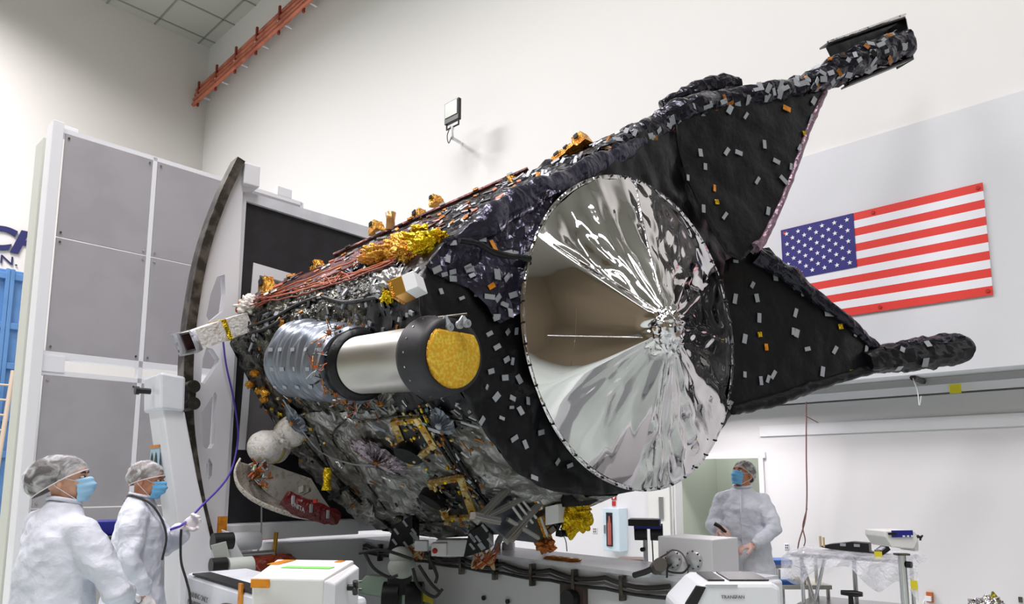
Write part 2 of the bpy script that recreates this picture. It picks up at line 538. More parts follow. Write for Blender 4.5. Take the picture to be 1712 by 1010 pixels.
# lettering on the left wall
LWP = Plane(c_up, WD)
a = LWP.hit(-14, 408, -.03)
sg = thing('wall_sign', a, 'dark blue C H lettering with a thin second line on the far left wall', 'sign')
hh = (LWP.hit(20, 372) - LWP.hit(20, 410)).length
text_obj('bold_letters', 'CH', LWP.hit(-46, 408, -.03), LD, UP, hh * 1.42, navy, sg, shear=.25, bold=.03, extrude=.02, xs=1.25)
text_obj('thin_letters', 'ON.', LWP.hit(-30, 434, -.03), LD, UP, hh * .52, navy, sg, extrude=.01, xs=1.35)

# flag
zt, zb_ = WALL.hit(1645, 305, -.07).z, WALL.hit(1659, 493, -.07).z
wl, wr = WALL.hit(1308, 420, -.07).dot(WD), WALL.hit(1652, 400, -.07).dot(WD)
wc = WALL.hit(1430, 400, -.07).dot(WD)
base = WALL.p - WD * WALL.p.dot(WD) - WN * .075


def FP(u, z, o=0): p = base + WD * u - WN * o; p.z = z; return p


H = (zt - zb_) / 13
fl = thing('flag', FP((wl + wr) / 2, zb_), 'large red, white and blue striped flag with white stars flat on the wall', 'flag')
mb = MB()
for i in range(13):
    z1 = zt - i * H; m = red if i % 2 == 0 else flagw
    mb.box(FP((wl + wr) / 2, z1 - H / 2), (abs(wr - wl), .01, H), m, (WD, WN, UP))
mb.obj('stripes', fl)
mb = MB(); mb.box(FP((wl + wc) / 2, zt - 3.5 * H, .006), (abs(wc - wl), .012, 7 * H), flagb, (WD, WN, UP)); can = mb.obj('canton', fl)
mb = MB()
for r_ in range(9):
    n = 6 if r_ % 2 == 0 else 5
    for c_ in range(n):
        u = wl + (wc - wl) * ((c_ * 2 + 1 + (r_ % 2)) / 12); z = zt - 7 * H * (r_ + 1) / 10
        pts = []
        for k in range(10):
            rr = H * .33 if k % 2 == 0 else H * .135
            t = PI / 2 + k * PI / 5
            pts.append(FP(u + rr * math.cos(t), z + rr * math.sin(t), .014))
        mb.prism(pts, -WN * .003, flagw)
mb.obj('stars', can)
mb = MB()
for u in (wl + (wr - wl) * .02, (wl + wr) / 2, wr - (wr - wl) * .02):
    for z in (zt - H * .5, zb_ + H * .5): mb.cyl(FP(u, z, 0), FP(u, z, .015), .02, redsign, 10)
mb.obj('screws', fl)

# floodlight
D = WALL.hit(758, 186)
fp = lambda px, py, o: WALL.hit(px, py, -o)
t = thing('floodlight', fp(772, 240, 0), 'black floodlight tilted on a white arm high on the right wall', 'lamp')
ax = (WD * -1, (WN * -1 + UP * .2).normalized(), None)
c = fp(757, 187, .6); sx = (fp(744, 187, .6) - fp(770, 187, .6)).length * .85; sz = (fp(757, 168, .6) - fp(757, 203, .6)).length
e1 = (-WD).normalized(); e3 = (UP + e1 * -.18).normalized(); e2 = e1.cross(e3).normalized(); e3 = e2.cross(e1) * -1
e3 = e1.cross(e2); e3 = e3 if e3.z > 0 else -e3
mb = MB(); mb.box(c, (sx, .07, sz), blackpl, (e1, e2, e3)); mb.obj('housing', t, bevel=.01)
MB().box(c - WN * .04 + e3 * sz * .1, (sx * .84, .02, sz * .68), mat('lamp_glass', '#8d9889', .3), (e1, e2, e3)).obj('lens', t)
b0 = c - e3 * sz * .5
mb = MB(); mb.tube([b0 - e1 * sx * .42 + e3 * .1, b0 - e1 * sx * .42 - e3 * .09, b0 + e1 * sx * .42 - e3 * .09, b0 + e1 * sx * .42 + e3 * .1], .018, blackpl, 6); mb.obj('yoke', t)
mb = MB(); mb.tube([b0 - e3 * .08, b0 - e3 * .3, fp(772, 240, 0)], [.035, .03, .03], white, 8); mb.obj('arm', t)
mb = MB(); mb.tube(catmull([b0 - e3 * .05 - e1 * .05, b0 - e3 * .2 - e1 * .14, b0 - e3 * .36 - e1 * .1, b0 - e3 * .26 - e1 * .02]), .01, cableg, 5); mb.obj('cable', t)

# copper pipes along the wall
PW = lambda px, py, o: WALL.hit(px, py, -o)
t = thing('pipe_run', PW(315, 162, .25), 'four parallel copper coloured pipes climbing the corner of the long wall', 'pipes')
A0, B0 = PW(318, 162, .3), PW(497, -3, .3)
dirp = WD * -1
zav = A0.z
vv = dirp * (B0 - A0).dot(dirp); vv.z = B0.z - A0.z
for k in range(4):
    o = UP * (.0) + V((0, 0, -k * .17)) - WN * (k * .03)
    MB().tube([A0 + o, A0 + vv * 1.6 + o], .055, copper, 8).obj('pipe', t)
for k in range(9):
    q = A0 + vv * (.12 + k * .19)
    mb = MB(); mb.box(q + V((0, 0, -.25)) - WN * .06, (.07, .05, .8), mat('rust_clamp', '#8a3420', .6), (dirp, WN, UP))
    mb.box(q + V((0, 0, -.3)) + WN * .12, (.05, .45, .04), white, (dirp, WN, UP)); mb.obj('clamp', t)
mb = MB(); mb.box(A0 + V((0, 0, -.9)), (.2, .2, .12), blackpl, (dirp, WN, UP)); mb.obj('end_bracket', t)

# small things on the low walls
t = thing('fire_extinguisher_cabinet', LOW.hit(1022, 922, -.1), 'pale blue-white wall cabinet with a narrow dark window holding a red extinguisher', 'cabinet')
wbox(LOW, 1007, 849, 1036, 923, 0, .22, mat('pale_blue_enamel', '#ccdbe6', .4)).obj('housing', t, bevel=.01)
wbox(LOW, 1013, 857, 1024, 914, .22, .012, glassm).obj('window_pane', t)
q = LOW.hit(1020, 885, -.24)
mb = MB(); mb.lathe(LOW.hit(1019.5, 911, -.245), UP, [(0, .03), (.3, .03), (.35, .018), (.42, .014)], mat('faded_red', '#a8564e', .4), 12); mb.obj('extinguisher', t)
wbox(LOW, 1009, 878, 1010.5, 892, .22, .03, steel).obj('handle', t)
t = thing('fire_arrow_sign', LOW.hit(1026, 846), 'red sign with white downward arrow above the extinguisher cabinet', 'sign')
wbox(LOW, 1022, 823, 1030, 836, 0, .012, redsign).obj('board', t)
wbox(LOW, 1023, 838, 1029, 846, 0, .012, redsign).obj('lower_board', t)
mb = wbox(LOW, 1025.3, 824, 1027, 830, .012, .004, flagw)
a, b, c = LOW.hit(1023.5, 830, -.016), LOW.hit(1028.8, 830, -.016), LOW.hit(1026.2, 835, -.016)
mb.prism([a, b, c], -WN * .004, flagw); mb.obj('arrow', t)
t = thing('round_wall_sign', PB.hit(1142, 828), 'small round yellow and black sign with a square symbol on the passage door', 'sign')
q = PB.hit(1142, 828, -.05); ys = mat('sign_cream', '#e4dcc0', .5)
MB().cyl(q, q - WN * .01, .12, mat('sign_yellow', '#c9a73a', .5), 24).obj('rim', t)
MB().cyl(q - WN * .01, q - WN * .016, .085, ys, 24).obj('disc', t)
text_obj('lettering', 'ESD', q - WN * .02 + WD * .07 - UP * .03, -WD, UP, .085, blackpl, t)
t = thing('red_notice', PB.hit(1190, 852), 'small red notice on the passage wall behind the standing person', 'sign')
wbox(PB, 1184, 838, 1196, 852.5, 0, .02, redsign).obj('board', t)
mb = MB()
for y in (841, 844, 847): wbox(PB, 1186.5, y, 1193.5, y + 1.2, .02, .004, flagw, mb)
mb.obj('print', t)
for (px, py, lab) in ((994, 887, 'grey outlet plate on the low wall left of the extinguisher cabinet'), (978, 940, 'green-grey outlet plate low on the wall above the base beam'),
                      (1315, 914, 'white outlet plate on the low wall beside the blue stool'), (1706, 1003, 'dark outlet plate at the foot of the low wall, far right edge')):
    t = thing('outlet', LOW.hit(px, py), lab, 'outlet')
    wbox(LOW, px - 4, py - 5, px + 4, py + 5, 0, .012, white if px == 1315 else (darkst if px > 1600 else lowm)).obj('plate', t, bevel=.003)
    mb = MB()
    for dx in (-2.4, .6):
        for dy in (-3.5, .7): wbox(LOW, px + dx, py + dy, px + dx + 1.8, py + dy + 2.6, .012, .004, navy if px == 1315 else cableg, mb)
    mb.obj('sockets', t)
t = thing('orange_outlet', LOW.hit(1553, 998), 'orange outlet box with a plugged white cord low on the wall', 'outlet')
wbox(LOW, 1548, 990, 1560, 1008, 0, .04, mat('orange_box', '#b4622c', .5)).obj('plate', t)
mb = MB(); q = LOW.hit(1552, 1001, -.06); mb.box(q, (.06, .05, .05), white, (WD, WN, UP)); mb.tube(catmull([q, q - UP * .06 + WD * .05, q - UP * .35 + WD * .03]), .01, white, 6); mb.obj('plug', t)
# lamp and tag on the rail
SO = lambda px, py: Plane((0, 0, zS), UP).hit(px, py)
t = thing('strip_lamp', SO(1540, 633), 'narrow dark strip lamp under the soffit above the low bay', 'lamp')
a, b = SO(1526, 628), SO(1556, 640)
mb = MB(); mb.tube([a - UP * .02, b - UP * .02], .035, darkst, 6); mb.obj('housing', t)
q = atY(1535, 640, a.y); mb = MB(); mb.tube(catmull([a - UP * .03, atY(1534, 655, a.y), atY(1537, 678, a.y), atY(1540, 662, a.y)]), .006, white, 5); mb.obj('pull_cord', t)
o = MB().box(LOW.hit(1597, 650, -.27), (.11, .01, .1), yellow, (WD, WN, UP)).obj('yellow_tag'); tag(o, 'bright yellow square tag hanging on the white rail', 'tag')
o = MB().tube(catmull([LOW.hit(1348, 672, -.3), LOW.hit(1348, 760, -.25), LOW.hit(1349, 830, -.2), LOW.hit(1346, 870, -.2), LOW.hit(1336, 905, -.18), LOW.hit(1333, 925, -.15)]), .009, mat('brown_cord', '#7d5c5a', .5), 5)
o.tube(catmull([LOW.hit(1349, 850, -.2), LOW.hit(1342, 880, -.2), LOW.hit(1346, 905, -.18), LOW.hit(1338, 925, -.15)]), .008, MATS['brown_cord'], 5)
o.tube([LOW.hit(1346, 695, -.28), LOW.hit(1368, 707, -.2)], .006, MATS['brown_cord'], 5)
tag(o.obj('hanging_cord'), 'thin brown cord hanging down the low wall, knotted near the top', 'cord')

# blue container far left
BP = Plane(LWP.p - WD * 2.5, WD)
def bl(px, py, o=0): return BP.hit(px, py, -o)
cnr = bl(40, 455); cnl = bl(-60, 455); 
t = thing('blue_container', V((cnr.x, cnr.y, 0)), 'tall light blue metal container with raised ribs against the left wall', 'container')
w_ = (cnr - cnl).dot(LD); mid = (cnr + cnl) / 2
MB().box(V((mid.x, mid.y, cnr.z / 2)) + WD * .6, (w_, 1.2, cnr.z), blue, (LD, WD, UP)).obj('body', t, bevel=.02)
for py in (462, 545, 612, 700, 760):
    q = bl(10, py); z = q.z
    MB().box(V((mid.x, mid.y, z)) - WD * .04, (w_ + .05, .1, .14), blue, (LD, WD, UP)).obj('rib', t, bevel=.01)
for px in (-2, 6):
    q = bl(px, 600); MB().box(V((q.x, q.y, cnr.z / 2)) - WD * .05, (.08, .12, cnr.z), blue, (LD, WD, UP)).obj('post', t, bevel=.01)
q = bl(10, 640)
t = thing('scaffold_ladder', V((q.x, q.y, 0)) - WD * .4, 'tan ladder leaning across the blue container', 'ladder')
a, b = bl(22, 620, .3), bl(-12, 760, .8)
for o in (0, .45):
    MB().tube([a - LD * o, V((b.x, b.y, 0)) - LD * o], .05, mat('tan_rail', '#c9b7a5', .5), 6).obj('rail', t)
mb = MB()
for k in range(1, 12):
    p = a.lerp(V((b.x, b.y, 0)), k / 12); mb.tube([p, p - LD * .45], .025, MATS['tan_rail'], 6)
mb.obj('rungs', t)

# ------------------------------------------------------------------ white framed grey panel wall on the left
CD = LD
PP = Plane(atY(80, 500, 7.0), WD)
def pp(px, py, o=0): return PP.hit(px, py, -o)
pz = lambda px, py: pp(px, py).z
t = thing('panel_partition', V((pp(100, 600).x, pp(100, 600).y, 0)), 'tall partition of grey panels in a white frame behind the two people on the left', 'partition')
zt_ = pp(100, 206).z; zj = pp(75, 592).z
def ux(px, py): return pp(px, py).dot(CD)
uL = ux(88, 400); uM = ux(250, 400); uR = uM + (uM - uL); uRR = uR + (uM - uL)
b0 = PP.p - CD * PP.p.dot(CD); b0.z = 0
def PF(u, z, o=0): p = b0 + CD * u - WD * o; p.z = z; return p
ztp = pp(130, 223).z
mb = MB(); mb.box(PF(uL - .05, zt_ / 2, -.06), (.10, .22, zt_), white, (CD, WD, UP)); mb.box(PF(uL + .04, zt_ - .04, -.1), (.22, .14, .1), white, (CD, WD, UP)); mb.obj('post', t, bevel=.005)
for u in (uM, uR, uRR): MB().box(PF(u, ztp / 2, -.04), (.05, .1, ztp), white, (CD, WD, UP)).obj('post', t, bevel=.005)
MB().box(PF((uL + uRR) / 2, ztp - .02, -.04), (uRR - uL, .1, .05), white, (CD, WD, UP)).obj('top_rail', t)
MB().box(PF(uRR - .25, ztp + .06, -.04), (.2, .1, .12), white, (CD, WD, UP)).obj('top_bracket', t)
zj1 = pp(150, 597).z; zj2 = pp(150, 612).z
gap = .06
MB().box(PF((uL + uRR) / 2, zj1 - .02, -.04), (uRR - uL, .1, .07), white, (CD, WD, UP)).obj('rail', t)
MB().box(PF((uL + uRR) / 2, zj1 - .2, -.04), (uRR - uL, .1, .05), white, (CD, WD, UP)).obj('rail', t)
MB().box(PF(uL + .1, zj1 - .11, -.03), (.2, .1, .16), white, (CD, WD, UP)).obj('rail_block', t)
MB().box(PF((uL + uRR) / 2, .05, -.04), (uRR - uL, .1, .1), white, (CD, WD, UP)).obj('bottom_rail', t)
zmid = pp(170, 412).z
for (ua, ub) in ((uL, uM), (uM, uR), (uR, uRR)):
    for (za, zb2) in ((ztp - .04, zmid), (zmid, zj1 + .01), (zj1 - .22, (zj1 - .22) * .5), ((zj1 - .22) * .5, .1)):
        p = MB().box(PF((ua + ub) / 2, (za + zb2) / 2, 0), (ub - ua - .055, .02, za - zb2 - .012), grayp, (CD, WD, UP)).obj('panel', t, bevel=.003)
        mb = MB()
        for u in (ua + .06, ub - .06):
            for z in (za - .05, zb2 + .05): mb.cyl(PF(u, z, .01), PF(u, z, .022), .012, chrome, 8)
        mb.obj('screws', p)
# pale side channel left of it
ch = thing('side_channel', PF(uL - .33, 0, -.3), 'pale grey drilled channel post standing left of the panel partition', 'post')
zc_ = atY(68, 236, 7.3).z
mb = MB(); q = atY(62, 400, 7.35); mb.box(V((q.x, q.y, zc_ / 2)), (.12, .3, zc_), mat('cream_enamel', '#cdcfc6', .4), (CD, WD, UP)); mb.obj('channel', ch, bevel=.006)
mb = MB()
for k in range(8):
    z = zc_ - .12 - k * .62; mb.cyl(V((q.x, q.y, z)) - WD * .155 - CD * .02, V((q.x, q.y, z)) - WD * .15 - CD * .02, .014, blackpl, 8)
mb.obj('holes', ch)
# ------------------------------------------------------------------ the spacecraft
WUP = Plane((1.307, 5.72, 0), (.392, -.92, 0))     # plane of the upper sunshade, hinged forward of the end face
WLP = Plane((1.83, 6.18, 0), (.31, -.95, 0))       # plane of the lower one


def SU(px, py, s=0.0):
    return S(px, py, s) if px < 1130 else WUP.hit(px, py, s)


def SL(px, py, s=0.0):
    return S(px, py, s) if px < 1215 else WLP.hit(px, py, s)


sat = thing('spacecraft', V((-.2, 5.8, 0)), 'large spacecraft wrapped in black and silver blankets tilted on its turning fixture', 'spacecraft')
rnd = random.Random(11)
SECS = [  # station, outline of the visible side, from the far top edge down to the keel
    (-3.2, [(440, 488), (402, 520), (384, 575), (425, 655), (497, 770), (560, 840), (640, 888)]),
    (-2.1, [(632, 402), (515, 472), (480, 535), (500, 640), (585, 775), (650, 855), (735, 900)]),
    (-1.0, [(868, 296), (640, 430), (590, 500), (610, 640), (700, 770), (765, 850), (842, 893)]),
    (-.05, [(1140, 170), (750, 400), (703, 470), (718, 560), (792, 690), (862, 790), (985, 830)]),
]
SEC3 = [[S(px, py, s) for px, py in pl] for s, pl in SECS]


def lerp_sec(u):
    u = max(0, min(.99999, u)) * (len(SECS) - 1); i = int(u); t = u - i
    t = t
    return [SEC3[i][k].lerp(SEC3[i + 1][k], t) for k in range(7)]


def bodyp(u, v):
    sec = lerp_sec(u); v = max(0, min(.99999, v)) * 6; i = int(v)
    return sec[i].lerp(sec[i + 1], v - i)


def body_n(u, v):
    e = .01
    a = bodyp(min(u + e, 1), v) - bodyp(max(u - e, 0), v); b = bodyp(u, min(v + e, 1)) - bodyp(u, max(v - e, 0))
    n = a.cross(b).normalized()
    if n.dot(bodyp(u, v) - CP) > 0: n = -n
    return n


def body_part(name, u0, u1, v0, v1, m, amp, sc, nu, nv, lift=0.0, seed=0):
    def fn(a, b):
        u = u0 + (u1 - u0) * a; v = v0 + (v1 - v0) * b
        p = bodyp(u, v); n = body_n(u, v)
        return p + n * (lift + amp * (crumple(p, sc, seed) * .9 + noise.noise(p * sc * 2.5) * .5 - .3))
    mb = MB().grid(fn, nu, nv, m, smooth=False)
    return mb


parts = []
# hidden closing faces, so that the hull is a solid body
mb = MB()
hb = []
for k, (s_, _) in enumerate(SECS):
    top, bot = SEC3[k][0], SEC3[k][6]
    hb.append([top, top + EX * .9 - UP * .3, bot + EX * 1.1 + UP * .5, bot + EX * .3, bot])
mb.rings([[p for p in r] for r in hb], mlidark, cap=False, smooth=False, closed=False)
mb.add(SEC3[0] + hb[0][1:4][::-1], [list(range(10))], mlidark)
mb.obj('rear_hull', sat)
b1 = body_part('deck', 0, .55, 0, 1 / 6, redstrip, .02, 6, 70, 14); b1.obj('instrument_deck', sat)
b2 = body_part('fwd', .5, 1, 0, 1 / 6 + .02, blacksh, .06, 4, 54, 34, .01, 3); o_fwd = b2.obj('forward_shoulder_blanket', sat)
b3 = body_part('side', 0, .8, 1 / 6, 3.4 / 6, mlidark, .04, 6, 110, 60); b3.obj('side_blanket', sat)
b3b = body_part('side2', .74, 1, 1 / 6, 4 / 6, blackbl, .03, 4, 50, 60, .012); b3b.obj('side_forward_blanket', sat)
b4 = body_part('under', 0, 1, 3.35 / 6, 1, mli, .055, 4.5, 110, 64, .004, 2); b4.obj('lower_blanket', sat)
ALLB = MB()
for b in (b1, b2, b3, b3b, b4): ALLB.add(b.v, b.f)
BVB = BVHTree.FromPolygons(ALLB.v, ALLB.f)

# black front blanket (perpendicular to the axis) and the two sunshades
def mkdisp(amp, sc, seed=0, fold=0.0):
    def d(p):
        k = crumple(p, sc, seed)
        f = noise.noise(p * .9 + V((seed, 0, 0))) * fold
        return amp * (k - .5) + f + noise.noise(p * 7) * amp * .3
    return d


def px_sheet(name, pts, s, m, amp, sc, dens=.035, flat=False, fold=.03, seed=0, root=sat, pl=None):
    pl = pl or st(0)
    poly = [pl.hit(x, y, s) for x, y in pts]
    o0 = pl.p + pl.n * s
    mb = sheet(poly, o0, UP.cross(pl.n).normalized(), UP, dens, mkdisp(amp, sc, seed, fold), m)
    bv = BVHTree.FromPolygons(mb.v, mb.f)
    if flat: mb.sm = [False] * len(mb.sm)
    o = mb.obj(name, root, solid=.012)
    return o, bv


FRONT = [(752, 398), (800, 372), (870, 335), (935, 312), (1000, 285), (1060, 232), (1140, 172), (1180, 205), (1215, 300), (1245, 430), (1240, 560), (1226, 690),
         (1180, 760), (1100, 812), (1040, 826), (988, 829), (930, 822), (900, 812), (858, 785), (820, 735), (790, 690), (765, 640), (735, 600), (712, 558), (702, 520), (702, 470), (722, 430)]
o_front, BF = px_sheet('front_blanket', FRONT, 0, blackbl, .045, 3.2)
UPPER = [(1128, 188), (1200, 170), (1290, 160), (1380, 148), (1372, 175), (1350, 218), (1335, 262), (1318, 310), (1298, 355), (1280, 395), (1262, 412), (1240, 436), (1215, 425), (1190, 385), (1150, 300), (1135, 240)]
o_up, BU = px_sheet('upper_sunshade', UPPER, .02, blackbl, .02, 2.0, fold=.03, seed=4, pl=WUP)
LOWER = [(1212, 436), (1250, 418), (1285, 414), (1300, 432), (1345, 468), (1400, 515), (1445, 556), (1478, 582), (1470, 606), (1452, 622), (1400, 634), (1355, 650), (1310, 672), (1270, 684), (1222, 690), (1205, 640), (1200, 540)]
o_lo, BL = px_sheet('lower_sunshade', LOWER, .02, blackbl, .02, 2.0, fold=.03, seed=9, pl=WLP)


def crinkle_tube(name, pts, rads, m, amp, sc, root=sat, seg=28, n=10, flat=1.0, seed=0):
    """soft wrapped tube along 3-D points"""
    c = catmull(pts, n); k = len(pts) - 1
    R = []
    for i in range(len(c)):
        t = i / n; j = min(int(t), k - 1); f = t - j
        R.append(rads[j] * (1 - f) + rads[j + 1] * f)
    rings = []; prev = None
    for i, p in enumerate(c):
        t = (c[min(i + 1, len(c) - 1)] - c[max(i - 1, 0)]).normalized()
        b = t.cross(AX).normalized(); d = t.cross(b)
        row = []
        for q in range(seg):
            a = 2 * PI * q / seg
            dr = b * math.cos(a) + d * math.sin(a) * flat
            pt = p + dr * R[i]
            row.append(pt + dr * (amp * (crumple(pt, sc, seed) - .4 + .5 * noise.noise(pt * sc * 2.3))))
        rings.append(row)
    mb = MB().rings(rings, m, smooth=False); return mb


# booms: the wrapped arms that run out to the corners of the sunshades
mb = crinkle_tube('b', [SU(1010, 262, -.1), SU(1080, 222, -.1), SU(1150, 185, -.08), SU(1230, 168, -.05), SU(1310, 150, 0), SU(1385, 132, .02)], [.08, .12, .14, .12, .10, .10], blacksh, .06, 3.2, n=14)
BB = BVHTree.FromPolygons(mb.v, mb.f); mb.obj('upper_boom_sleeve', sat)
mb = crinkle_tube('b', [SU(1345, 142, .02), SU(1400, 118, .03), SU(1460, 92, .03), SU(1508, 74, .03)], [.10, .14, .155, .155], blacksh, .05, 5, n=10, seed=4)
BT = BVHTree.FromPolygons(mb.v, mb.f); mb.obj('boom_end_wrap', sat)
# open box shade around the boom end
q = [SU(1378, 98, .25), SU(1506, 32, .25), SU(1526, 92, .25), SU(1398, 146, .25)]
top0, top1 = SU(1384, 74, .1), SU(1514, 30, .1); bt0, bt1 = SU(1420, 142, .05), SU(1527, 98, .05)
for nm, (a, b) in (('shade_top', (top0, top1)), ('shade_bottom', (bt0, bt1))):
    mb = MB(); mb.hexa([a, b, b - WUP.n * .1, a - WUP.n * .1], [x + UP * .02 for x in (a, b, b - WUP.n * .1, a - WUP.n * .1)], blackbl); mb.obj(nm, sat)
mb = MB(); mb.hexa([top1, bt1, bt1 - WUP.n * .2, top1 - WUP.n * .2], [x + EX * .02 for x in (top1, bt1, bt1 - WUP.n * .2, top1 - WUP.n * .2)], blackbl); mb.obj('shade_end', sat)
mb = MB(); mb.hexa([SU(1384, 76, -.1), SU(1512, 28, -.1), SU(1527, 95, -.1), SU(1416, 142, -.1)], [SU(x, y, -.1) - WUP.n * .03 for x, y in ((1384, 76), (1512, 28), (1527, 95), (1416, 142))], blackbl)
mb.obj('shade_back', sat)
mb = MB(); mb.tube([top0 + UP * .02, top1 + UP * .04], .012, silverr, 6); mb.obj('shade_edge', sat)
mb = crinkle_tube('b', [SU(1104, 176, -.3), SU(1150, 158, -.3), SU(1195, 142, -.3), SU(1232, 140, -.28)], [.05, .08, .09, .08], blacksh, .035, 6, n=8, seed=8)
mb.obj('upper_instrument_wrap', sat)
mb = crinkle_tube('b', [SL(1445, 606, .03), SL(1480, 600, .03), SL(1540, 592, .03), SL(1608, 583, .03)], [.1, .14, .16, .15], blackbl, .035, 6, n=12, seed=2)
BLB = BVHTree.FromPolygons(mb.v, mb.f); mb.obj('lower_boom_sleeve', sat)
mb = crinkle_tube('b', [SL(1478, 588, .1), SL(1530, 577, .1), SL(1592, 568, .1), SL(1614, 590, .06)], [.05, .07, .07, .05], blacksh, .04, 8, n=8, seed=12); mb.obj('lower_boom_wrap', sat)
mb = crinkle_tube('b', [SL(1262, 425, .05), SL(1310, 455, .04), SL(1370, 502, .03), SL(1430, 550, .03), SL(1470, 590, .03)], [.09, .09, .07, .06, .05], blacksh, .03, 6, n=10, seed=3)
mb.obj('lower_shade_edge_roll', sat)
mb = crinkle_tube('b', [SL(1225, 686, .04), SL(1300, 668, .04), SL(1370, 643, .04), SL(1455, 618, .04)], [.05, .06, .05, .05], blackbl, .02, 6, n=10, seed=6)
mb.obj('lower_shade_hem', sat)
mb = crinkle_tube('b', [SU(1380, 152, .02), SU(1352, 215, .02), SU(1318, 310, .02), SU(1280, 395, .02), SU(1262, 415, .03)], [.03, .03, .03, .035, .05], mat('mauve_blanket', '#8d7482', .3, metal=.5, crease=.5, crscale=8), .012, 8, n=10, seed=1)
mb.obj('upper_shade_edge', sat)
# shoulder folds above the ring and satin wrinkled flap on the left of the ring
mb = crinkle_tube('b', [S(745, 405, .02), S(800, 378, .02), S(880, 335, .02), S(940, 305, .0), S(1010, 268, -.02), S(1080, 236, -.02)], [.03, .07, .12, .09, .07, .06], purplebl, .06, 2.2, n=16, flat=.5, seed=5)
mb.obj('shoulder_fold', sat)
FL = [(752, 402), (800, 388), (870, 350), (925, 330), (900, 400), (884, 440), (876, 520), (840, 540), (790, 480), (735, 455), (720, 440)]
o_flap, BFL = px_sheet('satin_flap', FL, .05, purplebl, .09, 3.6, dens=.05, fold=.05, seed=21, flat=True)
mb = crinkle_tube('b', [S(768, 402, .12), S(800, 408, .13), S(835, 425, .14), S(885, 432, .14)], [.018, .022, .022, .02], blackbl, .012, 6, n=8, seed=7, flat=1)
mb.obj('seam_roll', sat)

# the silver film cover: ring, pleated cone, rim rivets
def rim(phi, s=.1, k=1.0):
    x = 1050 + k * (175 * math.cos(phi)) + 28 * math.sin(phi) * k; y = 557 + 265 * math.sin(phi) * k
    return S(x, y, s)


NR = 240; RS = .12
R0 = [rim(2 * PI * i / NR, RS) for i in range(NR)]
apex = S(1126, 548, .85)
cen = sum(R0, V((0, 0, 0))) / NR
# seams by the angle at which they meet the rim (degrees, clockwise from the right in the photo), and how deep the film sags between them
SEAMS = sorted([218, 262, 276, 292, 308, 322, 338, 2, 30, 52, 66, 76, 82, 92, 158])
def angd(a, b): return abs((a - b + 180) % 360 - 180)
def nearest(a): return min(angd(a, s_) for s_ in SEAMS)


def conep(phi, t):
    """t 0 at rim, 1 at apex"""
    a = math.degrees(phi) % 360
    i = phi / (2 * PI) * NR; i0 = int(i) % NR; f = i - int(i)
    r = R0[i0].lerp(R0[(i0 + 1) % NR], f)
    p = r.lerp(apex, t)
    # facets between two seams sag to the chord
    lo = max([s_ for s_ in SEAMS if s_ <= a], default=SEAMS[-1] - 360); hi = min([s_ for s_ in SEAMS if s_ > a], default=SEAMS[0] + 360)
    g = (a - lo) / max(hi - lo, 1); span = hi - lo
    sag = math.sin(PI * g) * min(1, span / 40) * .10 * math.sin(PI * min(1, t * .9 + .05))
    rough = 1.0
    if 94 < a < 222: rough = .04
    if 100 < a < 150: rough = .16
    wr = noise.noise(V((math.cos(phi) * 5, math.sin(phi) * 5, t * 1.6))) * .06 * math.sin(PI * t) * rough
    wr += (crumple(V((phi * 3.5, t * 2.2, 0)), 1.6, 3) - .35) * .055 * math.sin(PI * min(1, t)) * rough
    wr += noise.noise(p * 5) * .014 * rough * (1 if t > .02 else 0)
    if t > .84: wr += (noise.noise(p * 16) * .05 + .01)
    return p + AX * (-sag + wr)


mb = MB(); rings = []
TN = 46
for j in range(TN + 1):
    t = (j / TN) ** 1.0
    t = min(t, .995)
    rings.append([conep(2 * PI * i / NR, t) for i in range(NR)])
mb.rings(rings, silverc, cap=True)
cone = mb.obj('silver_film_cover', sat)
mb = MB()
mb.rings([[rim(2 * PI * i / NR, .0, 1.0) for i in range(NR)], [rim(2 * PI * i / NR, RS + .01, 1.0) for i in range(NR)], [rim(2 * PI * i / NR, RS + .012, .975) for i in range(NR)]], silverr, cap=False)
mb.obj('cover_rim', sat)
for i in range(46):
    q = rim(2 * PI * (i + .5) / 46, RS + .01, .993)
    MB().cyl(q - AX * .01, q + AX * .012, .008, blackpl, 8).obj('rim_rivet', sat)
mb = MB()    # crumpled hub where the pleats meet
mb.ell(apex - AX * .05, (.1, .12, .13), silverr, (AX, EX, UP), 40, 26, f=lambda q: 1 + .45 * (crumple(q, 2.2, 5) - .4) + .25 * noise.noise(q * 3))
mb.obj('cover_hub', sat)
for seg_ in (((920, 400), (1000, 452), (1100, 520)), ((1092, 815), (1098, 720), (1112, 610)), ((1222, 640), (1190, 600), (1150, 565))):
    pts = []
    for (x, y) in seg_:
        d = ray(x, y); h_ = BVHTree.FromPolygons(mb.v, mb.f)
        pts.append(None)
CONEB = MB(); CONEB.rings(rings, silverc); BC = BVHTree.FromPolygons(CONEB.v, CONEB.f)


def on(bv, px, py, off=0.0):
    d = ray(px, py).normalized()
    r = bv.ray_cast(CP, d)
    if r[0] is None: return None
    n = r[1]
    if n.dot(d) > 0: n = -n
    return r[0] + n * off, n, (r[0] - CP).length


for seg_ in (((925, 408), (960, 430), (1000, 455), (1050, 487), (1100, 520)), ((1090, 812), (1094, 760), (1100, 700), (1108, 640), (1115, 590)), ((1062, 305), (1072, 360), (1085, 420), (1105, 490))):
    pts = [on(BC, x, y, .004) for x, y in seg_]
    pts = [p[0] for p in pts if p]
    if len(pts) > 1: MB().tube(catmull(pts, 6), [.006] * (len(catmull(pts, 6))), silverr, 6).obj('cover_seam', sat)


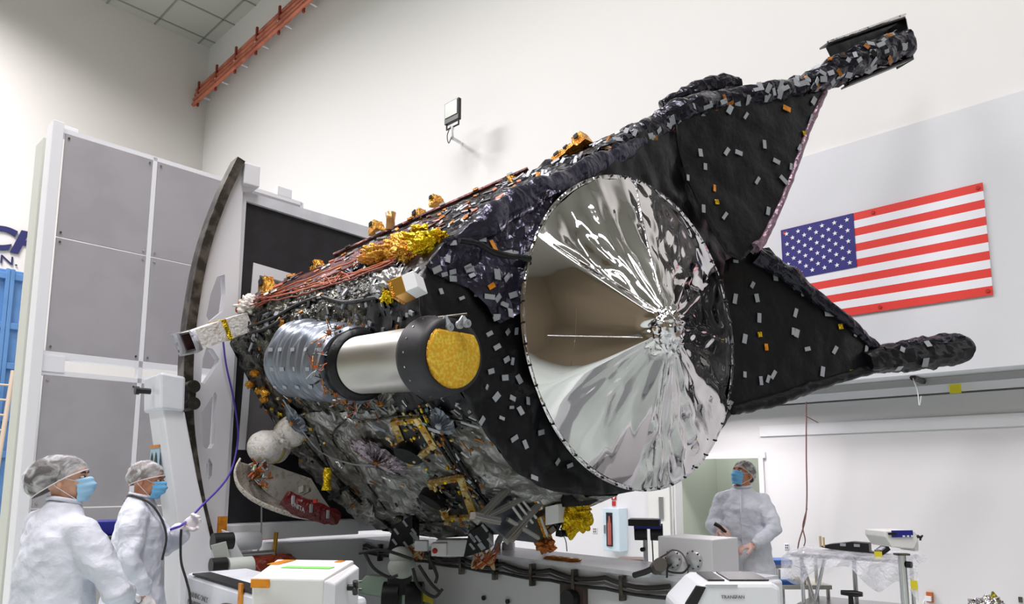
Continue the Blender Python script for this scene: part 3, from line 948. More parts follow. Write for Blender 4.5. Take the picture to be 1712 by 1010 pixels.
for seg_ in (((915, 561), (960, 562), (1010, 563), (1060, 564), (1090, 566)), ((963, 515), (962, 560), (955, 612))):
    pts = [on(BC, x, y, .002) for x, y in seg_]; pts = [p[0] for p in pts if p]
    if len(pts) > 1: MB().tube(catmull(pts, 6), .0022, silverr, 5).obj('cover_crease', sat)


def patch(bv, px, py, w_, h_, ang, m, mb=None, off=.012, thick=.004, seat=None):
    """thin rectangular patch lying on the surface under a pixel; w_,h_ in photo pixels, ang in degrees from the horizontal"""
    r = on(bv, px, py, off)
    if r is None: return None
    p, n, dist = r
    k = dist / FPX
    a = math.radians(ang)
    ca, sa = math.cos(a), -math.sin(a)
    # image directions as 3-D
    right = V((1, 0, 0)); upv = UP
    u = right * ca + upv * (-sa)
    if n.dot(-ray(px, py).normalized()) < .35: n = (n - ray(px, py).normalized() * .5).normalized()
    u = (u - n * u.dot(n)).normalized(); v = n.cross(u).normalized()
    mb = mb or MB()
    mb.box(p, (w_ * k, h_ * k, thick), m, (u, v, n))
    return mb


# tape pieces on the sunshades and the front blanket
TU = [(1169, 257), (1213, 255), (1233, 257), (1276, 243), (1296, 271), (1320, 280), (1264, 303), (1308, 302), (1282, 354), (1210, 362), (1174, 350), (1192, 316), (1148, 299), (1152, 338), (1119, 263), (1088, 290), (1177, 280), (1313, 183), (1245, 195), (1345, 152), (1358, 170), (1289, 159), (1218, 185), (1334, 248), (1354, 201)]
TL = [(1211, 362), (1199, 397), (1228, 407), (1238, 430), (1228, 438), (1254, 422), (1256, 477), (1227, 500), (1263, 499), (1267, 532), (1243, 567), (1279, 581), (1348, 584), (1394, 586), (1328, 524), (1324, 555), (1330, 558), (1243, 627), (1291, 627), (1270, 637), (1282, 634), (1373, 622), (1294, 463), (1339, 491), (1384, 526), (1428, 558), (1307, 665), (1349, 650), (1402, 635), (1451, 608), (1446, 584), (1458, 585), (1218, 677), (1261, 680), (1260, 405)]
TB = [(1507, 586), (1550, 577), (1501, 614), (1545, 605)]
TF = [(783, 392), (805, 403), (822, 413), (848, 426), (860, 429), (876, 429), (756, 408), (747, 435), (780, 447), (783, 451), (788, 463), (829, 461), (844, 464), (754, 454), (754, 467), (728, 451), (727, 489), (758, 494), (729, 511), (754, 512), (820, 479), (817, 497), (829, 498), (855, 494), (841, 511), (829, 528), (851, 526), (828, 533), (701, 517), (713, 471), (721, 438), (740, 459),
      (862, 494), (816, 559), (845, 556), (860, 553), (829, 581), (844, 601), (854, 604), (818, 621), (841, 632), (865, 635), (810, 648), (827, 664), (854, 667), (880, 672), (852, 681), (836, 700), (868, 688), (857, 733), (876, 743), (901, 723), (929, 773), (950, 778), (802, 704), (890, 800), (735, 489), (792, 490), (770, 500)]
TS = [(1098, 258), (1120, 240), (1083, 262), (1040, 280), (1060, 262), (1095, 232), (1130, 222), (1150, 205), (1172, 196), (1195, 190), (1160, 178), (1220, 173), (1250, 168), (1280, 165), (1305, 150), (1330, 138), (1350, 130)]
ntape = 0


def tapes(L_, bv, root, wh=(7, 14), base=78, off=.02):
    global ntape
    rr = random.Random(len(L_))
    for (x, y) in L_:
        k = rr.uniform(.65, 1.15); a = base + rr.uniform(-25, 25)
        if rr.random() < .3: a += 90
        m = tape if rr.random() > .08 else orangetape
        mb = patch(bv, x, y, wh[1] * k, wh[0] * (k + .15) * rr.uniform(.7, 1.1), a, m, off=off)
        if mb:
            mb.obj('tape_strip', root); ntape += 1


tapes(TU, BU, o_up, (7, 15), 75); tapes(TL, BL, o_lo, (7, 14), 80); tapes(TB, BLB, o_lo, (10, 12), 80)
tapes(TF[:30], BFL, o_flap, (9, 17), 12); tapes(TF[30:], BF, o_front, (8, 15), 15)
for (x, y) in ((1343, 225), (1196, 339), (1130, 364), (1268, 560), (1403, 547), (1422, 623)):
    for bv, oo in ((BU, o_up), (BL, o_lo), (BF, o_front)):
        mb = patch(bv, x, y, 8, 8, 10, goldy, off=.02)
        if mb: mb.obj('gold_tape', oo); break
mb = MB(); rr = random.Random(5)
for (x, y) in TS + [(rr.uniform(1010, 1380), 0) for _ in range(60)]:
    if y == 0: y = 262 - (x - 1010) * .36 + rr.uniform(-26, 14)
    patch(BB, x, y, rr.uniform(6, 16), rr.uniform(4, 8), rr.choice([20, 30, 80, 110]) + rr.uniform(-12, 12), rr.choice([tape, tape, tape, tape, amber]), mb, off=.006)
for k in range(34):
    x = rr.uniform(1360, 1520); y = 136 - (x - 1360) * .42 + rr.uniform(-28, 24)
    patch(BT, x, y, rr.uniform(6, 14), rr.uniform(5, 9), rr.uniform(0, 180), rr.choice([tape, tape, tape, amber, blackpl]), mb, off=.006)
o = mb.obj('boom_tape_pieces', sat); o['kind'] = 'stuff'

# ---- telescope tube on the near side
T0 = atY(584, 603, 4.72); T1 = atY(722, 598, 4.03)
TA = (T1 - T0).normalized(); TA = (TA + AX * .6).normalized()
T0 = T1 - TA * .78
MB().lathe(T0, TA, [(0, .19), (.0, .188), (.78, .19)], brushed, 64).obj('telescope_tube', sat)
MB().lathe(T0, TA, [(-.06, .215), (-.06, .235), (.0, .235), (.015, .2)], blackbl, 48).obj('tube_base_ring', sat)
fl_ = MB().lathe(T1, TA, [(-.012, .19), (-.012, .235), (.01, .24), (.02, .238), (.16, .215), (.2, .205), (.2, .18)], blackp, 64).obj('tube_collar', sat)
a_, b_, c_ = fr(TA)
for k in range(18):
    t = 2 * PI * k / 18; q = T1 + (b_ * math.cos(t) + c_ * math.sin(t)) * .228 + TA * .06
    MB().cyl(q, q + (b_ * math.cos(t) + c_ * math.sin(t)) * .006, .006, steel, 8).obj('screw', fl_)
GC = T1 + TA * .205
pts = []
for k in range(65):
    t = 2 * PI * k / 64; v = b_ * math.cos(t) + c_ * math.sin(t)
    p = v * .178
    if p.z > .128: p = p * (.128 / p.z)
    pts.append(GC + p)
mb = MB(); n_ = 14
rg = [[GC + TA * (.012 + .012 * math.sin(j / n_ * PI / 2)) + (pts[i] - GC) * (1 - j / n_) for i in range(64)] for j in range(n_ + 1)]
rg = [[GC + (pts[i] - GC) for i in range(64)]] + rg
mb.rings(rg, goldcap, cap=False); mb.obj('gold_cover_disc', sat)
mb = MB(); mb.tube(pts[:64] + [pts[0]], .006, gold, 6, cap=False); mb.obj('cover_disc_edge', sat)
for (x, y) in ((738, 546), (751, 547), (768, 543), (780, 541)):
    q = atY(x, y, (T1 + TA * .22).y - .02)
    mb = MB(); mb.cyl(q - TA * .006, q + TA * .014, .023, tape, 20)
    top = atY(744 if x < 760 else 773, 528, (T1 + TA * .22).y - .02)
    w3 = b_ if abs(b_.z) < .5 else c_
    mb.hexa([q - w3 * .022, q + w3 * .022, top + w3 * .006, top - w3 * .006], [p + TA * .012 for p in (q - w3 * .022, q + w3 * .022, top + w3 * .006, top - w3 * .006)], tape)
    mb.cyl(q + TA * .014, q + TA * .018, .007, steel, 8)
    mb.obj('hinge_lug', sat)
q = atY(744, 530, (T1 + TA * .2).y); q2 = atY(776, 526, (T1 + TA * .2).y)
MB().tube([q - (q2 - q) * .35, q, q2, q2 + (q2 - q) * .15], .009, darkst, 8).obj('hinge_pin', sat)
# blanket drum behind the tube, with its tape squares
G0 = atY(506, 600, 5.45); G1 = T0 - TA * .05
n_ = 90; DR = []
for i in range(n_ + 1):
    t = i / n_; c = G0.lerp(G1, t); r = .295 - .045 * t
    a1, b1_, c1 = fr(G1 - G0)
    DR.append([c + (b1_ * math.cos(2 * PI * k / 72) + c1 * math.sin(2 * PI * k / 72)) * (r + .009 * math.sin(t * 75 + 1.6 * noise.noise(V((k * .12, t * 3, 0)))) + .03 * noise.noise(V((t * 11, math.cos(2 * PI * k / 72) * 1.3, math.sin(2 * PI * k / 72) * 1.3)))) for k in range(72)])
mb = MB().rings(DR, mligrey); BD = BVHTree.FromPolygons(mb.v, mb.f); drum = mb.obj('pleated_drum_blanket', sat)
mb = None
for y, dx in ((585, 0), (617, 3), (646, 8)):
    for x in (453, 469, 490, 512, 534):
        mb = patch(BD, x + dx, y, 7, 6, 0, tape, None, off=.008)
        if mb: mb.obj('tape_square', drum)
# wire and bracket clutter ring between drum and tube
mb = MB(); rr = random.Random(9)
a1, b1_, c1 = fr(TA)
for k in range(140):
    t = rr.uniform(0, 2 * PI); v = b1_ * math.cos(t) + c1 * math.sin(t)
    q = T0 - TA * rr.uniform(.06, .16) + v * rr.uniform(.21, .29)
    m = rr.choice([blackpl, darkst, amber, tape, mlidark, orange, steel])
    if rr.random() < .5: mb.box(q, (rr.uniform(.01, .045), rr.uniform(.01, .03), rr.uniform(.008, .02)), m, fr(v + V((rr.uniform(-.4, .4), rr.uniform(-.4, .4), rr.uniform(-.4, .4)))))
    else: mb.tube([q, q + V((rr.uniform(-.05, .05), rr.uniform(-.05, .02), rr.uniform(-.05, .05))), q + V((rr.uniform(-.08, .08), rr.uniform(-.04, .04), rr.uniform(-.08, .08)))], .004, m, 5)
o = mb.obj('harness_clutter', sat); o['kind'] = 'stuff'
# ------------------------------------------------------------------ details on the spacecraft body
rr = random.Random(21)


def along(bv, pts, off):
    out = []
    for x, y in pts:
        r = on(bv, x, y, off)
        if r: out.append(r[0])
    return out


def wire(name, pts, r, m, off=.015, bv=None, n=6, wob=0, root=sat, lift=None):
    p = along(bv or BVB, pts, off)
    if len(p) < 2: return
    if lift: p = [q + UP * l for q, l in zip(p, lift)]
    c = catmull(p, n)
    if wob: c = [q + V((rr.uniform(-wob, wob), rr.uniform(-wob, wob), rr.uniform(-wob, wob))) for q in c]
    mb = MB().tube(c, r, m, 6)
    return mb.obj(name, root)


def bodybox(name, px, py, w_, h_, d_, ang, m, off=0.0, bv=None, bevel=.004, root=sat, mb=None):
    """box standing on the surface: w_,h_ in pixels, d_ depth in metres"""
    r = on(bv or BVB, px, py, 0)
    if r is None: return None
    p, n, dist = r; k = dist / FPX; a = math.radians(ang)
    dd = ray(px, py).normalized()
    if n.dot(-dd) < .5: n = (n - dd * .6).normalized()
    u = V((math.cos(a), 0, math.sin(a))); u = (u - n * u.dot(n)).normalized(); v = n.cross(u).normalized()
    own = mb is None
    mb = mb or MB()
    mb.box(p + n * (d_ / 2 + off), (w_ * k, h_ * k, d_), m, (u, v, n))
    if own:
        o = mb.obj(name, root, bevel=bevel); return o, p, (u, v, n), k
    return None


# long strips (antenna/solar slats) along the top deck
def dk(px, py, s): return S(px, py, s)


strips = [((560, 428), (884, 284), -2.6, -.95), ((575, 434), (880, 296), -2.5, -.95), ((600, 434), (872, 308), -2.4, -.98), ((556, 440), (700, 378), -2.6, -1.8),
          ((470, 484), (760, 352), -3.1, -1.6), ((452, 497), (744, 372), -3.15, -1.6), ((520, 478), (740, 384), -2.8, -1.6), ((440, 510), (600, 446), -3.2, -2.4)]
for i, (a, b, s0, s1) in enumerate(strips):
    A, B = dk(a[0], a[1], s0), dk(b[0], b[1], s1)
    d = (B - A).normalized(); n = d.cross(EX).normalized(); n = n if n.z > 0 else -n
    side = n.cross(d)
    mb = MB(); mb.box((A + B) / 2, ((B - A).length, .07, .022), redstrip, (d, side, n))
    mb.box((A + B) / 2 - n * .03, ((B - A).length, .03, .04), darkst, (d, side, n))
    o = mb.obj('deck_slat', sat, bevel=.003)
    k = int((B - A).length / .3)
    for j in range(k): MB().box(A.lerp(B, (j + .5) / k) + n * .012, (.05, .09, .02), rr.choice([darkst, tape, amber]), (d, side, n)).obj('slat_clip', o)
# gold foil covered brackets
def gold_bracket(px, py, s, wpx, hpx, lean=.3, m=gold):
    c = dk(px, py, s); k = (c - CP).length / FPX
    w_, h_ = wpx * k, hpx * k
    e1 = (AX * .9 + UP * .25).normalized(); e2 = EX; e3 = (UP - e1 * UP.dot(e1)).normalized()
    b_ = [c + e1 * (i * w_ / 2) + e2 * (j * .06) - e3 * h_ / 2 for i, j in ((-1, -1), (1, -1), (1, 1), (-1, 1))]
    t_ = [c + e1 * (i * w_ * .34 - w_ * .12) + e2 * (j * .045) + e3 * h_ / 2 for i, j in ((-1, -1), (1, -1), (1, 1), (-1, 1))]
    mb = MB()
    def fn(row, q): return row
    rings = []
    for j in range(7):
        t = j / 6
        ring = []
        for q in range(4):
            p0, p1 = b_[q].lerp(t_[q], t), b_[(q + 1) % 4].lerp(t_[(q + 1) % 4], t)
            for z in range(5):
                p = p0.lerp(p1, z / 5); ring.append(p + (p - c).normalized() * noise.noise(p * 30) * .012)
        rings.append(ring)
    mb.rings(rings, m, smooth=False)
    o = mb.obj('foil_bracket', sat)
    tc_ = sum(t_, V((0, 0, 0))) / 4
    MB().box(c.lerp(tc_, .55) - e2 * .06 - AX * .0, (w_ * .3, .012, h_ * .3), blackpl, (e1, e2, e3)).obj('bracket_window', o)
    return o


for a in ((447, 482, -3.15, 34, 36), (531, 448, -2.8, 26, 24), (630, 381, -2.3, 24, 20), (703, 363, -1.9, 28, 24), (730, 336, -1.75, 18, 18), (855, 308, -1.05, 30, 24), (973, 235, -.55, 28, 22), (940, 262, -.7, 34, 14), (955, 250, -.6, 30, 10), (660, 425, -1.6, 34, 20), (585, 465, -2.3, 28, 14)):
    gold_bracket(*a)
c = dk(653, 368, -2.1)
mb = MB(); mb.lathe(c - UP * .1, UP, [(0, .045), (.1, .04), (.17, .05), (.17, .04), (.08, .03)], mat('amber_clear', '#b98a50', .25, metal=.4, alpha=.85), 12); mb.obj('clear_cap', sat)
# crumpled yellow foil and orange tape near the shoulder
def blob(name, px, py, s, r, m, seed=0, flat=(1, 1, 1), root=sat, nu=36, nv=24):
    c = dk(px, py, s); mb = MB()
    if name == 'crumpled_foil':
        h_ = on(BVB, px, py, .035)
        if h_: c = h_[0]; r = tuple(x * 1.35 for x in r)
    mb.ell(c, (r[0], .08 if len(r) < 3 else r[2], r[1]), m, (V((1, 0, 0)), V((0, 1, 0)), UP), nu, nv, f=lambda q: 1 + .7 * (crumple(q, 1.6, seed) - .4) + .35 * noise.noise(q * 3 + V((seed, 0, 0))))
    return mb.obj(name, root)


def apx(px, s): return (dk(px, 600, s) - CP).length / FPX


for (x, y, s, w_, h_, m, sd) in ((722, 414, -.45, 24, 13, goldy, 1), (700, 408, -.6, 20, 10, goldy, 2), (735, 405, -.35, 16, 10, goldy, 3), (706, 392, -.7, 16, 8, goldy, 4), (650, 428, -1.1, 26, 12, gold, 5), (672, 420, -1, 22, 15, gold, 6), (628, 437, -1.3, 18, 9, orangetape, 7), (690, 425, -.7, 20, 12, gold, 8)):
    k = apx(x, s); blob('crumpled_foil', x, y, s, (w_ * k, h_ * k, .05), m, sd)
# white box with its gold side on the near shoulder
c = S(684, 480, .12); k = (c - CP).length / FPX
e1 = (V((.86, -.25, .3))).normalized(); e3 = (V((-.25, .1, .95)) - e1 * V((-.25, .1, .95)).dot(e1)).normalized(); e2 = e3.cross(e1)
mb = MB(); mb.box(c + e1 * .035, (.075, .14, .10), mat('white_cover', '#f0f0f4', .5), (e1, e2, e3)); o = mb.obj('white_topped_box', sat, bevel=.003)
MB().box(c - e1 * .035, (.07, .142, .102), mat('gold_side', '#b98c3a', .35, metal=.7), (e1, e2, e3)).obj('gold_side', o, bevel=.003)
MB().box(c - e1 * .078, (.02, .145, .105), gold, (e1, e2, e3)).obj('tape_wrap', o)
k = apx(655, -.4); blob('crumpled_foil', 655, 480, -.1, (16 * k, 20 * k, .04), mli, 9); blob('crumpled_foil', 655, 497, -.05, (9 * k, 10 * k, .03), goldy, 10)

# wires and harnesses
OR = [[(405, 512), (440, 500), (500, 486), (560, 470), (620, 452), (690, 425)], [(400, 520), (430, 506), (490, 492), (545, 478), (600, 462), (660, 440)],
      [(430, 512), (470, 490), (520, 470), (560, 458), (600, 440)], [(540, 478), (548, 462), (560, 474), (575, 456), (590, 468)]]
for k, p in enumerate(OR):
    wire('orange_harness', p, .007, orange, .03, wob=.006)
    wire('orange_harness', [(x + 3, y + 5) for x, y in p], .006, mat('red_wire', '#94402c', .45), .035, wob=.006)
for sd in range(6):
    q = dk(415 + sd * 5, 512 + (sd % 3) * 5, -3.1); mb = MB()
    mb.tube(catmull([q + V((.09 * math.cos(t * 1.1 + sd), -.05 - .02 * math.sin(t), .07 * math.sin(t * 1.4 + sd))) for t in range(9)], 5), .009, orange, 6); mb.obj('orange_loop', sat)
wire('orange_edge_cable', [(383, 580), (395, 612), (410, 635), (422, 648), (440, 680)], .012, orange, .03)
wire('pale_wire', [(480, 662), (498, 690), (515, 720), (545, 750), (590, 768), (640, 772)], .008, tape, .05)
wire('pale_wire', [(612, 668), (596, 690), (582, 712)], .005, tape, .03)
wire('lower_orange_cable', [(560, 868), (590, 878), (620, 882), (650, 894)], .014, orange, .04)
# dark strips with tape along the side edges
for pts in ([(418, 560), (450, 548), (485, 530)], [(420, 548), (460, 533), (500, 512), (540, 498)], [(540, 500), (580, 505), (620, 500), (650, 495)]):
    wire('edge_strip', pts, .016, blackbl, .02)
# clutter on the side: strips, tape, black pouches
mb = MB()
for k in range(260):
    x = rr.uniform(405, 700); y = rr.uniform(440, 600)
    if y > 560 and x > 440: continue
    t = (x - 405) / 295; y0 = 545 - t * 130
    if y < y0: continue
    m = rr.choice([tape, blackpl, blackbl, mlidark, mligrey, amber, blackpl, tape, mli])
    patch(BVB, x, y, rr.uniform(4, 16), rr.uniform(3, 7), rr.uniform(-30, 110), m, mb, off=rr.uniform(.005, .03), thick=rr.uniform(.004, .02))
o = mb.obj('side_tape_and_pouches', sat); o['kind'] = 'stuff'
mb = MB()
for k in range(150):
    x = rr.uniform(700, 860) if k % 3 else rr.uniform(1000, 1240); y = 0
    x = rr.uniform(395, 880); y = 520 - (x - 400) * .41 + rr.uniform(-14, 20) - 12
    patch(BVB, x, y, rr.uniform(5, 18), rr.uniform(2, 6), 24 + rr.uniform(-20, 20), rr.choice([redstrip, darkst, tape, amber, orange, blackpl, mli, redcover]), mb, off=rr.uniform(.01, .05), thick=.012)
o = mb.obj('deck_hardware', sat); o['kind'] = 'stuff'
mb = MB()
for k in range(90):
    x = rr.uniform(870, 1120); y = 296 - (x - 870) * .44 + rr.uniform(0, 50)
    patch(BVB, x, y, rr.uniform(6, 15), rr.uniform(3, 7), rr.choice([20, 80]) + rr.uniform(-15, 15), rr.choice([tape, tape, amber, blackpl]), mb, off=.02)
o = mb.obj('shoulder_tape', sat); o['kind'] = 'stuff'
# long stripes and brackets on the lower blanket
def rib(pts, r, m, off=.03, name='blanket_seam'): wire(name, pts, r, m, off, n=5)


for dx in (0, 10, 18):
    rib([(700 + dx, 680), (735 + dx, 735), (770 + dx, 790), (805 + dx, 845), (830 + dx, 875)], .014, rr.choice([blackbl, mlidark, blackbl]))
rib([(590, 690), (560, 730), (600, 780), (650, 850)], .008, mlidark); rib([(480, 700), (540, 770), (600, 830), (660, 880)], .02, mlidark)
rib([(530, 718), (560, 790), (600, 860)], .008, blackbl); rib([(610, 700), (700, 690), (790, 700)], .01, mlidark); rib([(610, 870), (700, 870), (760, 866)], .01, mlidark)
mb = MB()
for k in range(40):
    t = rr.random(); x = 706 + 122 * t + rr.uniform(-6, 22); y = 685 + 180 * t
    patch(BVB, x, y, rr.uniform(5, 14), rr.uniform(3, 6), -55 + rr.uniform(-15, 15), rr.choice([tape, mlidark, amber, blackpl]), mb, off=.035)
for k in range(240):
    x = rr.uniform(450, 850); y = rr.uniform(660, 890)
    if y > 660 + (x - 420) * 1.05: continue
    patch(BVB, x, y, rr.uniform(5, 22), rr.uniform(1.5, 5), rr.uniform(-75, -15) if rr.random() < .6 else rr.uniform(0, 170), rr.choice([mli, silverr, mligrey, mlidark, amber, blackbl, mli, tape]), mb, off=rr.uniform(.01, .03), thick=.006)
o = mb.obj('blanket_strips', sat); o['kind'] = 'stuff'
for (x, y, w_, h_, a_, m) in ((690, 708, 44, 8, -2, tape), (640, 712, 30, 6, 0, mligrey), (720, 712, 60, 6, 2, tape), (790, 704, 34, 6, 4, tape)):
    mb = patch(BVB, x, y, w_, h_, a_, m, off=.035); mb and mb.obj('seam_tape', sat)
# starburst gathers of foil
def star(px, py, R, n, m, m2):
    r = on(BVB, px, py, .03)
    if not r: return
    c, nn, dist = r; k = dist / FPX; a, b, d = fr(nn)
    mb = MB(); ringsv = []
    N_ = n * 2
    for j in range(6):
        t = j / 5
        ringsv.append([c + (b * math.cos(2 * PI * i / N_) + d * math.sin(2 * PI * i / N_)) * (R * k * (t * (.75 + .25 * rr.random()) + .03)) + nn * ((.022 if i % 2 else -.004) * math.sin(PI * min(1, t * 1.1)) + .05 * (1 - t)) for i in range(N_)])
    mb.rings(ringsv, m, cap=False, smooth=False); mb.lathe(c + nn * .04, nn, [(0, .03), (.02, .02)], m2, 10)
    mb.obj('foil_gather', sat)


star(637, 760, 62, 26, mat('mauve_foil', '#8b8088', .2, metal=.95, crease=.3, crscale=10), amber)
star(600, 838, 42, 20, mli, amber); star(500, 700, 30, 16, mligrey, gold); star(640, 660, 26, 14, mli, amber); star(745, 700, 30, 18, mligrey, tape)
# square gold frames around dark openings
def frame(pts, w_, m, inner, name='gold_frame'):
    q = [on(BVB, x, y, .045) for x, y in pts]
    if any(z is None for z in q): return
    P_ = [z[0] for z in q]; nn = q[0][1]
    mb = MB(); c = sum(P_, V((0, 0, 0))) / len(P_)
    mb.prism([p - nn * .03 for p in P_], nn * .02, inner)
    mb2 = MB()
    for i in range(len(P_)):
        a, b = P_[i], P_[(i + 1) % len(P_)]; d = (b - a).normalized(); s_ = nn.cross(d)
        mb2.box((a + b) / 2, ((b - a).length + w_ * .6, w_, .03), m, (d, s_, nn))
        for t in (.2, .5, .8): mb2.ell(a.lerp(b, t) + nn * .02, (.014, .014, .014), rr.choice([goldy, tape, amber, woodm]), None, 8, 6)
    o = mb2.obj(name, sat); mb.obj('dark_opening', o)


frame([(662, 700), (706, 694), (730, 738), (690, 768)], .05, mat('frame_gold', '#b99038', .35, metal=.6, col2='#d9c48a', cscale=16), blackbl)
frame([(722, 800), (778, 796), (796, 856), (752, 858)], .055, MATS['frame_gold'], blackbl)
for x, y, r_ in ((690, 745, 24), (730, 822, 22)):
    q = on(BVB, x, y, .03)
    if q: MB().cyl(q[0], q[0] + q[1] * .07, r_ * q[2] / FPX, blackbl, 20).obj('black_drum', sat)

# little fittings round the frames
mb = MB()
for k in range(170):
    cx, cy = rr.choice([(690, 720), (720, 760), (760, 810), (770, 850), (700, 700), (735, 740), (470, 690), (520, 740)])
    patch(BVB, cx + rr.gauss(0, 20), cy + rr.gauss(0, 18), rr.uniform(3, 9), rr.uniform(2, 6), rr.uniform(0, 180), rr.choice([MATS['frame_gold'], amber, woodm, blackpl, blackbl, mat('teal_film', '#6d8a8c', .3, metal=.6, crease=.5, crscale=12), mlidark, goldy]), mb, off=rr.uniform(.02, .06), thick=.015)
o = mb.obj('small_fittings', sat); o['kind'] = 'stuff'
# white blanketed cups and the curved skirt at the far left
def cup(px, py, s, rpx, ax):
    c = dk(px, py, s); k = (c - CP).length / FPX; r_ = rpx * k
    mb = MB(); mb.lathe(c, ax, [(-.18, r_ * .6), (-.1, r_ * .95), (0, r_), (.1, r_ * 1.0), (.16, r_ * .85), (.2, r_ * .5), (.21, .001)], whiteb, 30)
    o = mb.obj('white_cup', sat)
    MB().lathe(c - ax * .02, ax, [(-.01, r_ * 1.02), (.03, r_ * 1.04), (.03, r_ * .98)], mat('tan_band', '#a79a5c', .5), 30, False).obj('cup_band', o)
    for (dx, dy) in ((-.3, .2), (.4, -.1)):
        f1, f2, f3 = fr(ax)
        MB().box(c + ax * .165 + f2 * r_ * dx + f3 * r_ * dy, (.02, .04, .12), orangetape, (ax, f2, f3)).obj('amber_tape', o)
    return o


cup(452, 748, -2.9, 26, V((-.35, -.9, 0)).normalized()); cup(487, 722, -2.85, 25, V((.6, -.8, .2)).normalized())
blob('white_wrap', 470, 735, -2.8, (.10, .12, .1), whiteb, 3)
# skirt: curved white dotted reflector edge
SK = [(400, 772), (392, 790), (398, 815), (420, 836), (455, 853), (500, 866), (560, 872)]
SI = [(432, 770), (425, 790), (430, 810), (448, 828), (478, 842), (510, 855), (560, 866)]
o_ = [dk(x, y, -2.7) for x, y in SK]; i_ = [dk(x, y, -3.0) for x, y in SI]
o_ = catmull(o_, 6); i_ = catmull(i_, 6)
mb = MB(); mb.rings([i_, [a.lerp(b, .5) - UP * .03 for a, b in zip(o_, i_)], o_, [p + AX * .02 + UP * .03 for p in o_]], mat('dotted_white_blanket', '#d9d2c8', .5, col2='#a39684', cscale=60, mix=(.55, .6), crease=.2, crscale=12), cap=False, closed=False)
mb.obj('curved_white_skirt', sat, solid=.015)
mb = MB(); mb.rings([[q + AX * .05 for q in i_], [q.lerp(dk(520, 800, -2.9), .55) for q in i_], [dk(520, 800, -2.9)] * len(i_)], whiteb, cap=False, closed=False); mb.obj('white_cone_blanket', sat)
mb = MB()
for k in range(60):
    q = dk(rr.uniform(420, 450), rr.uniform(775, 812), -2.75); mb.tube([q, q + V((rr.uniform(-.05, .05), rr.uniform(-.05, .05), rr.uniform(-.06, .06)))], .009, rr.choice([orange, amber, darkst, tape, clip]), 5)
o = mb.obj('wiring_cluster', sat); o['kind'] = 'stuff'
# red protective covers and yellow grip below
mb = crinkle_tube('b', [dk(474, 832, -2.5), dk(500, 846, -2.45), dk(530, 856, -2.4), (dk(566, 868, -2.35))], [.07, .09, .09, .06], redcover, .02, 9, n=6, seg=18); mb.obj('red_cover', sat)
for (x, y) in ((490, 836), (520, 850), (548, 860)):
    q = dk(x, y, -2.3); MB().box(q, (.02, .02, .07), tape, (AX, EX, UP)).obj('cover_tag', sat)
text_obj('cover_lettering', 'UNITA', dk(487, 845, -2.33), (V((.8, -.45, -.35))), UP, .055, tape, sat, extrude=.002)
q = dk(547, 800, -2.2); mb = MB(); mb.tube([q + UP * .09, q + UP * .04, q - UP * .03, q - UP * .1], [.025, .04, .03, .045], goldy, 10); mb.obj('yellow_grip', sat)
mb = MB(); mb.box(dk(527, 838, -2.2), (.03, .03, .03), redsign); mb.obj('red_cap', sat)
for (x, y, w_, h_) in ((512, 822, .07, .03), (505, 818, .05, .05), (560, 828, .12, .04), (575, 818, .1, .03)):
    MB().box(dk(x, y, -2.25), (w_, .05, h_), blackbl if x > 540 else mli, (V((.85, -.2, .4)).normalized(), V((.2, .97, 0)).normalized(), UP)).obj('latch_block', sat, bevel=.004)
# horn with the open mouth, far left
h0, h1 = dk(408, 540, -3.0), dk(318, 571, -2.9)
d = (h1 - h0).normalized(); sd_ = d.cross(UP).normalized(); u3 = sd_.cross(d)
def rect(c, a, b): return [c + sd_ * a * i + u3 * b * j for i, j in ((-1, -1), (1, -1), (1, 1), (-1, 1))]


mb = MB(); mb.rings([rect(h0, .10, .085), rect(h0.lerp(h1, .5), .11, .09), rect(h1, .12, .085)], whiteb, cap=False, smooth=False)
mb.rings([rect(h1, .12, .085), rect(h1, .10, .07), rect(h0.lerp(h1, .4), .08, .06)], mat('horn_inside', '#4a3432', .5), cap=False, smooth=False)
o = mb.obj('white_horn', sat)
mb = MB(); mb.rings([rect(h1 - d * .01, .125, .09), rect(h1 + d * .06, .145, .10)], film, cap=False); mb.obj('plastic_cover', o, solid=.004)
MB().rings([rect(h0.lerp(h1, .42), .113, .093), rect(h0.lerp(h1, .5), .114, .094)], goldy, cap=False, smooth=False).obj('gold_band', o, solid=.004)
blob('white_wrap', 416, 512, -3.05, (.12, .10, .1), whiteb, 6)
# gold tabs at the side
for (x, y) in ((440, 648), (448, 664), (425, 640), (432, 622), (452, 655)):
    r = on(BVB, x, y, .05)
    c = r[0] if r else dk(x, y, -2.9)
    mb = MB(); mb.ell(c, (.045, .03, .035), gold, None, 12, 8, f=lambda q: 1 + .4 * noise.noise(q * 3 + c)); mb.obj('gold_tab', sat)

# lower right truss, yellow bag, boxes
def bar(a, b, w_, h_, m, name='truss_bar', sa=-.38, sb=-.38, mb=None):
    A, B = dk(a[0], a[1], sa), dk(b[0], b[1], sb); d = (B - A).normalized(); n = (V((0, -1, .2)) - d * V((0, -1, .2)).dot(d)).normalized(); s_ = n.cross(d)
    own = mb is None
    mb = mb or MB(); mb.box((A + B) / 2, ((B - A).length, w_, h_), m, (d, s_, n))
    mb.box((A + B) / 2 + n * h_ * .5, ((B - A).length, w_ * .35, .01), steel, (d, s_, n))
    if own: mb.obj(name, sat, bevel=.003)


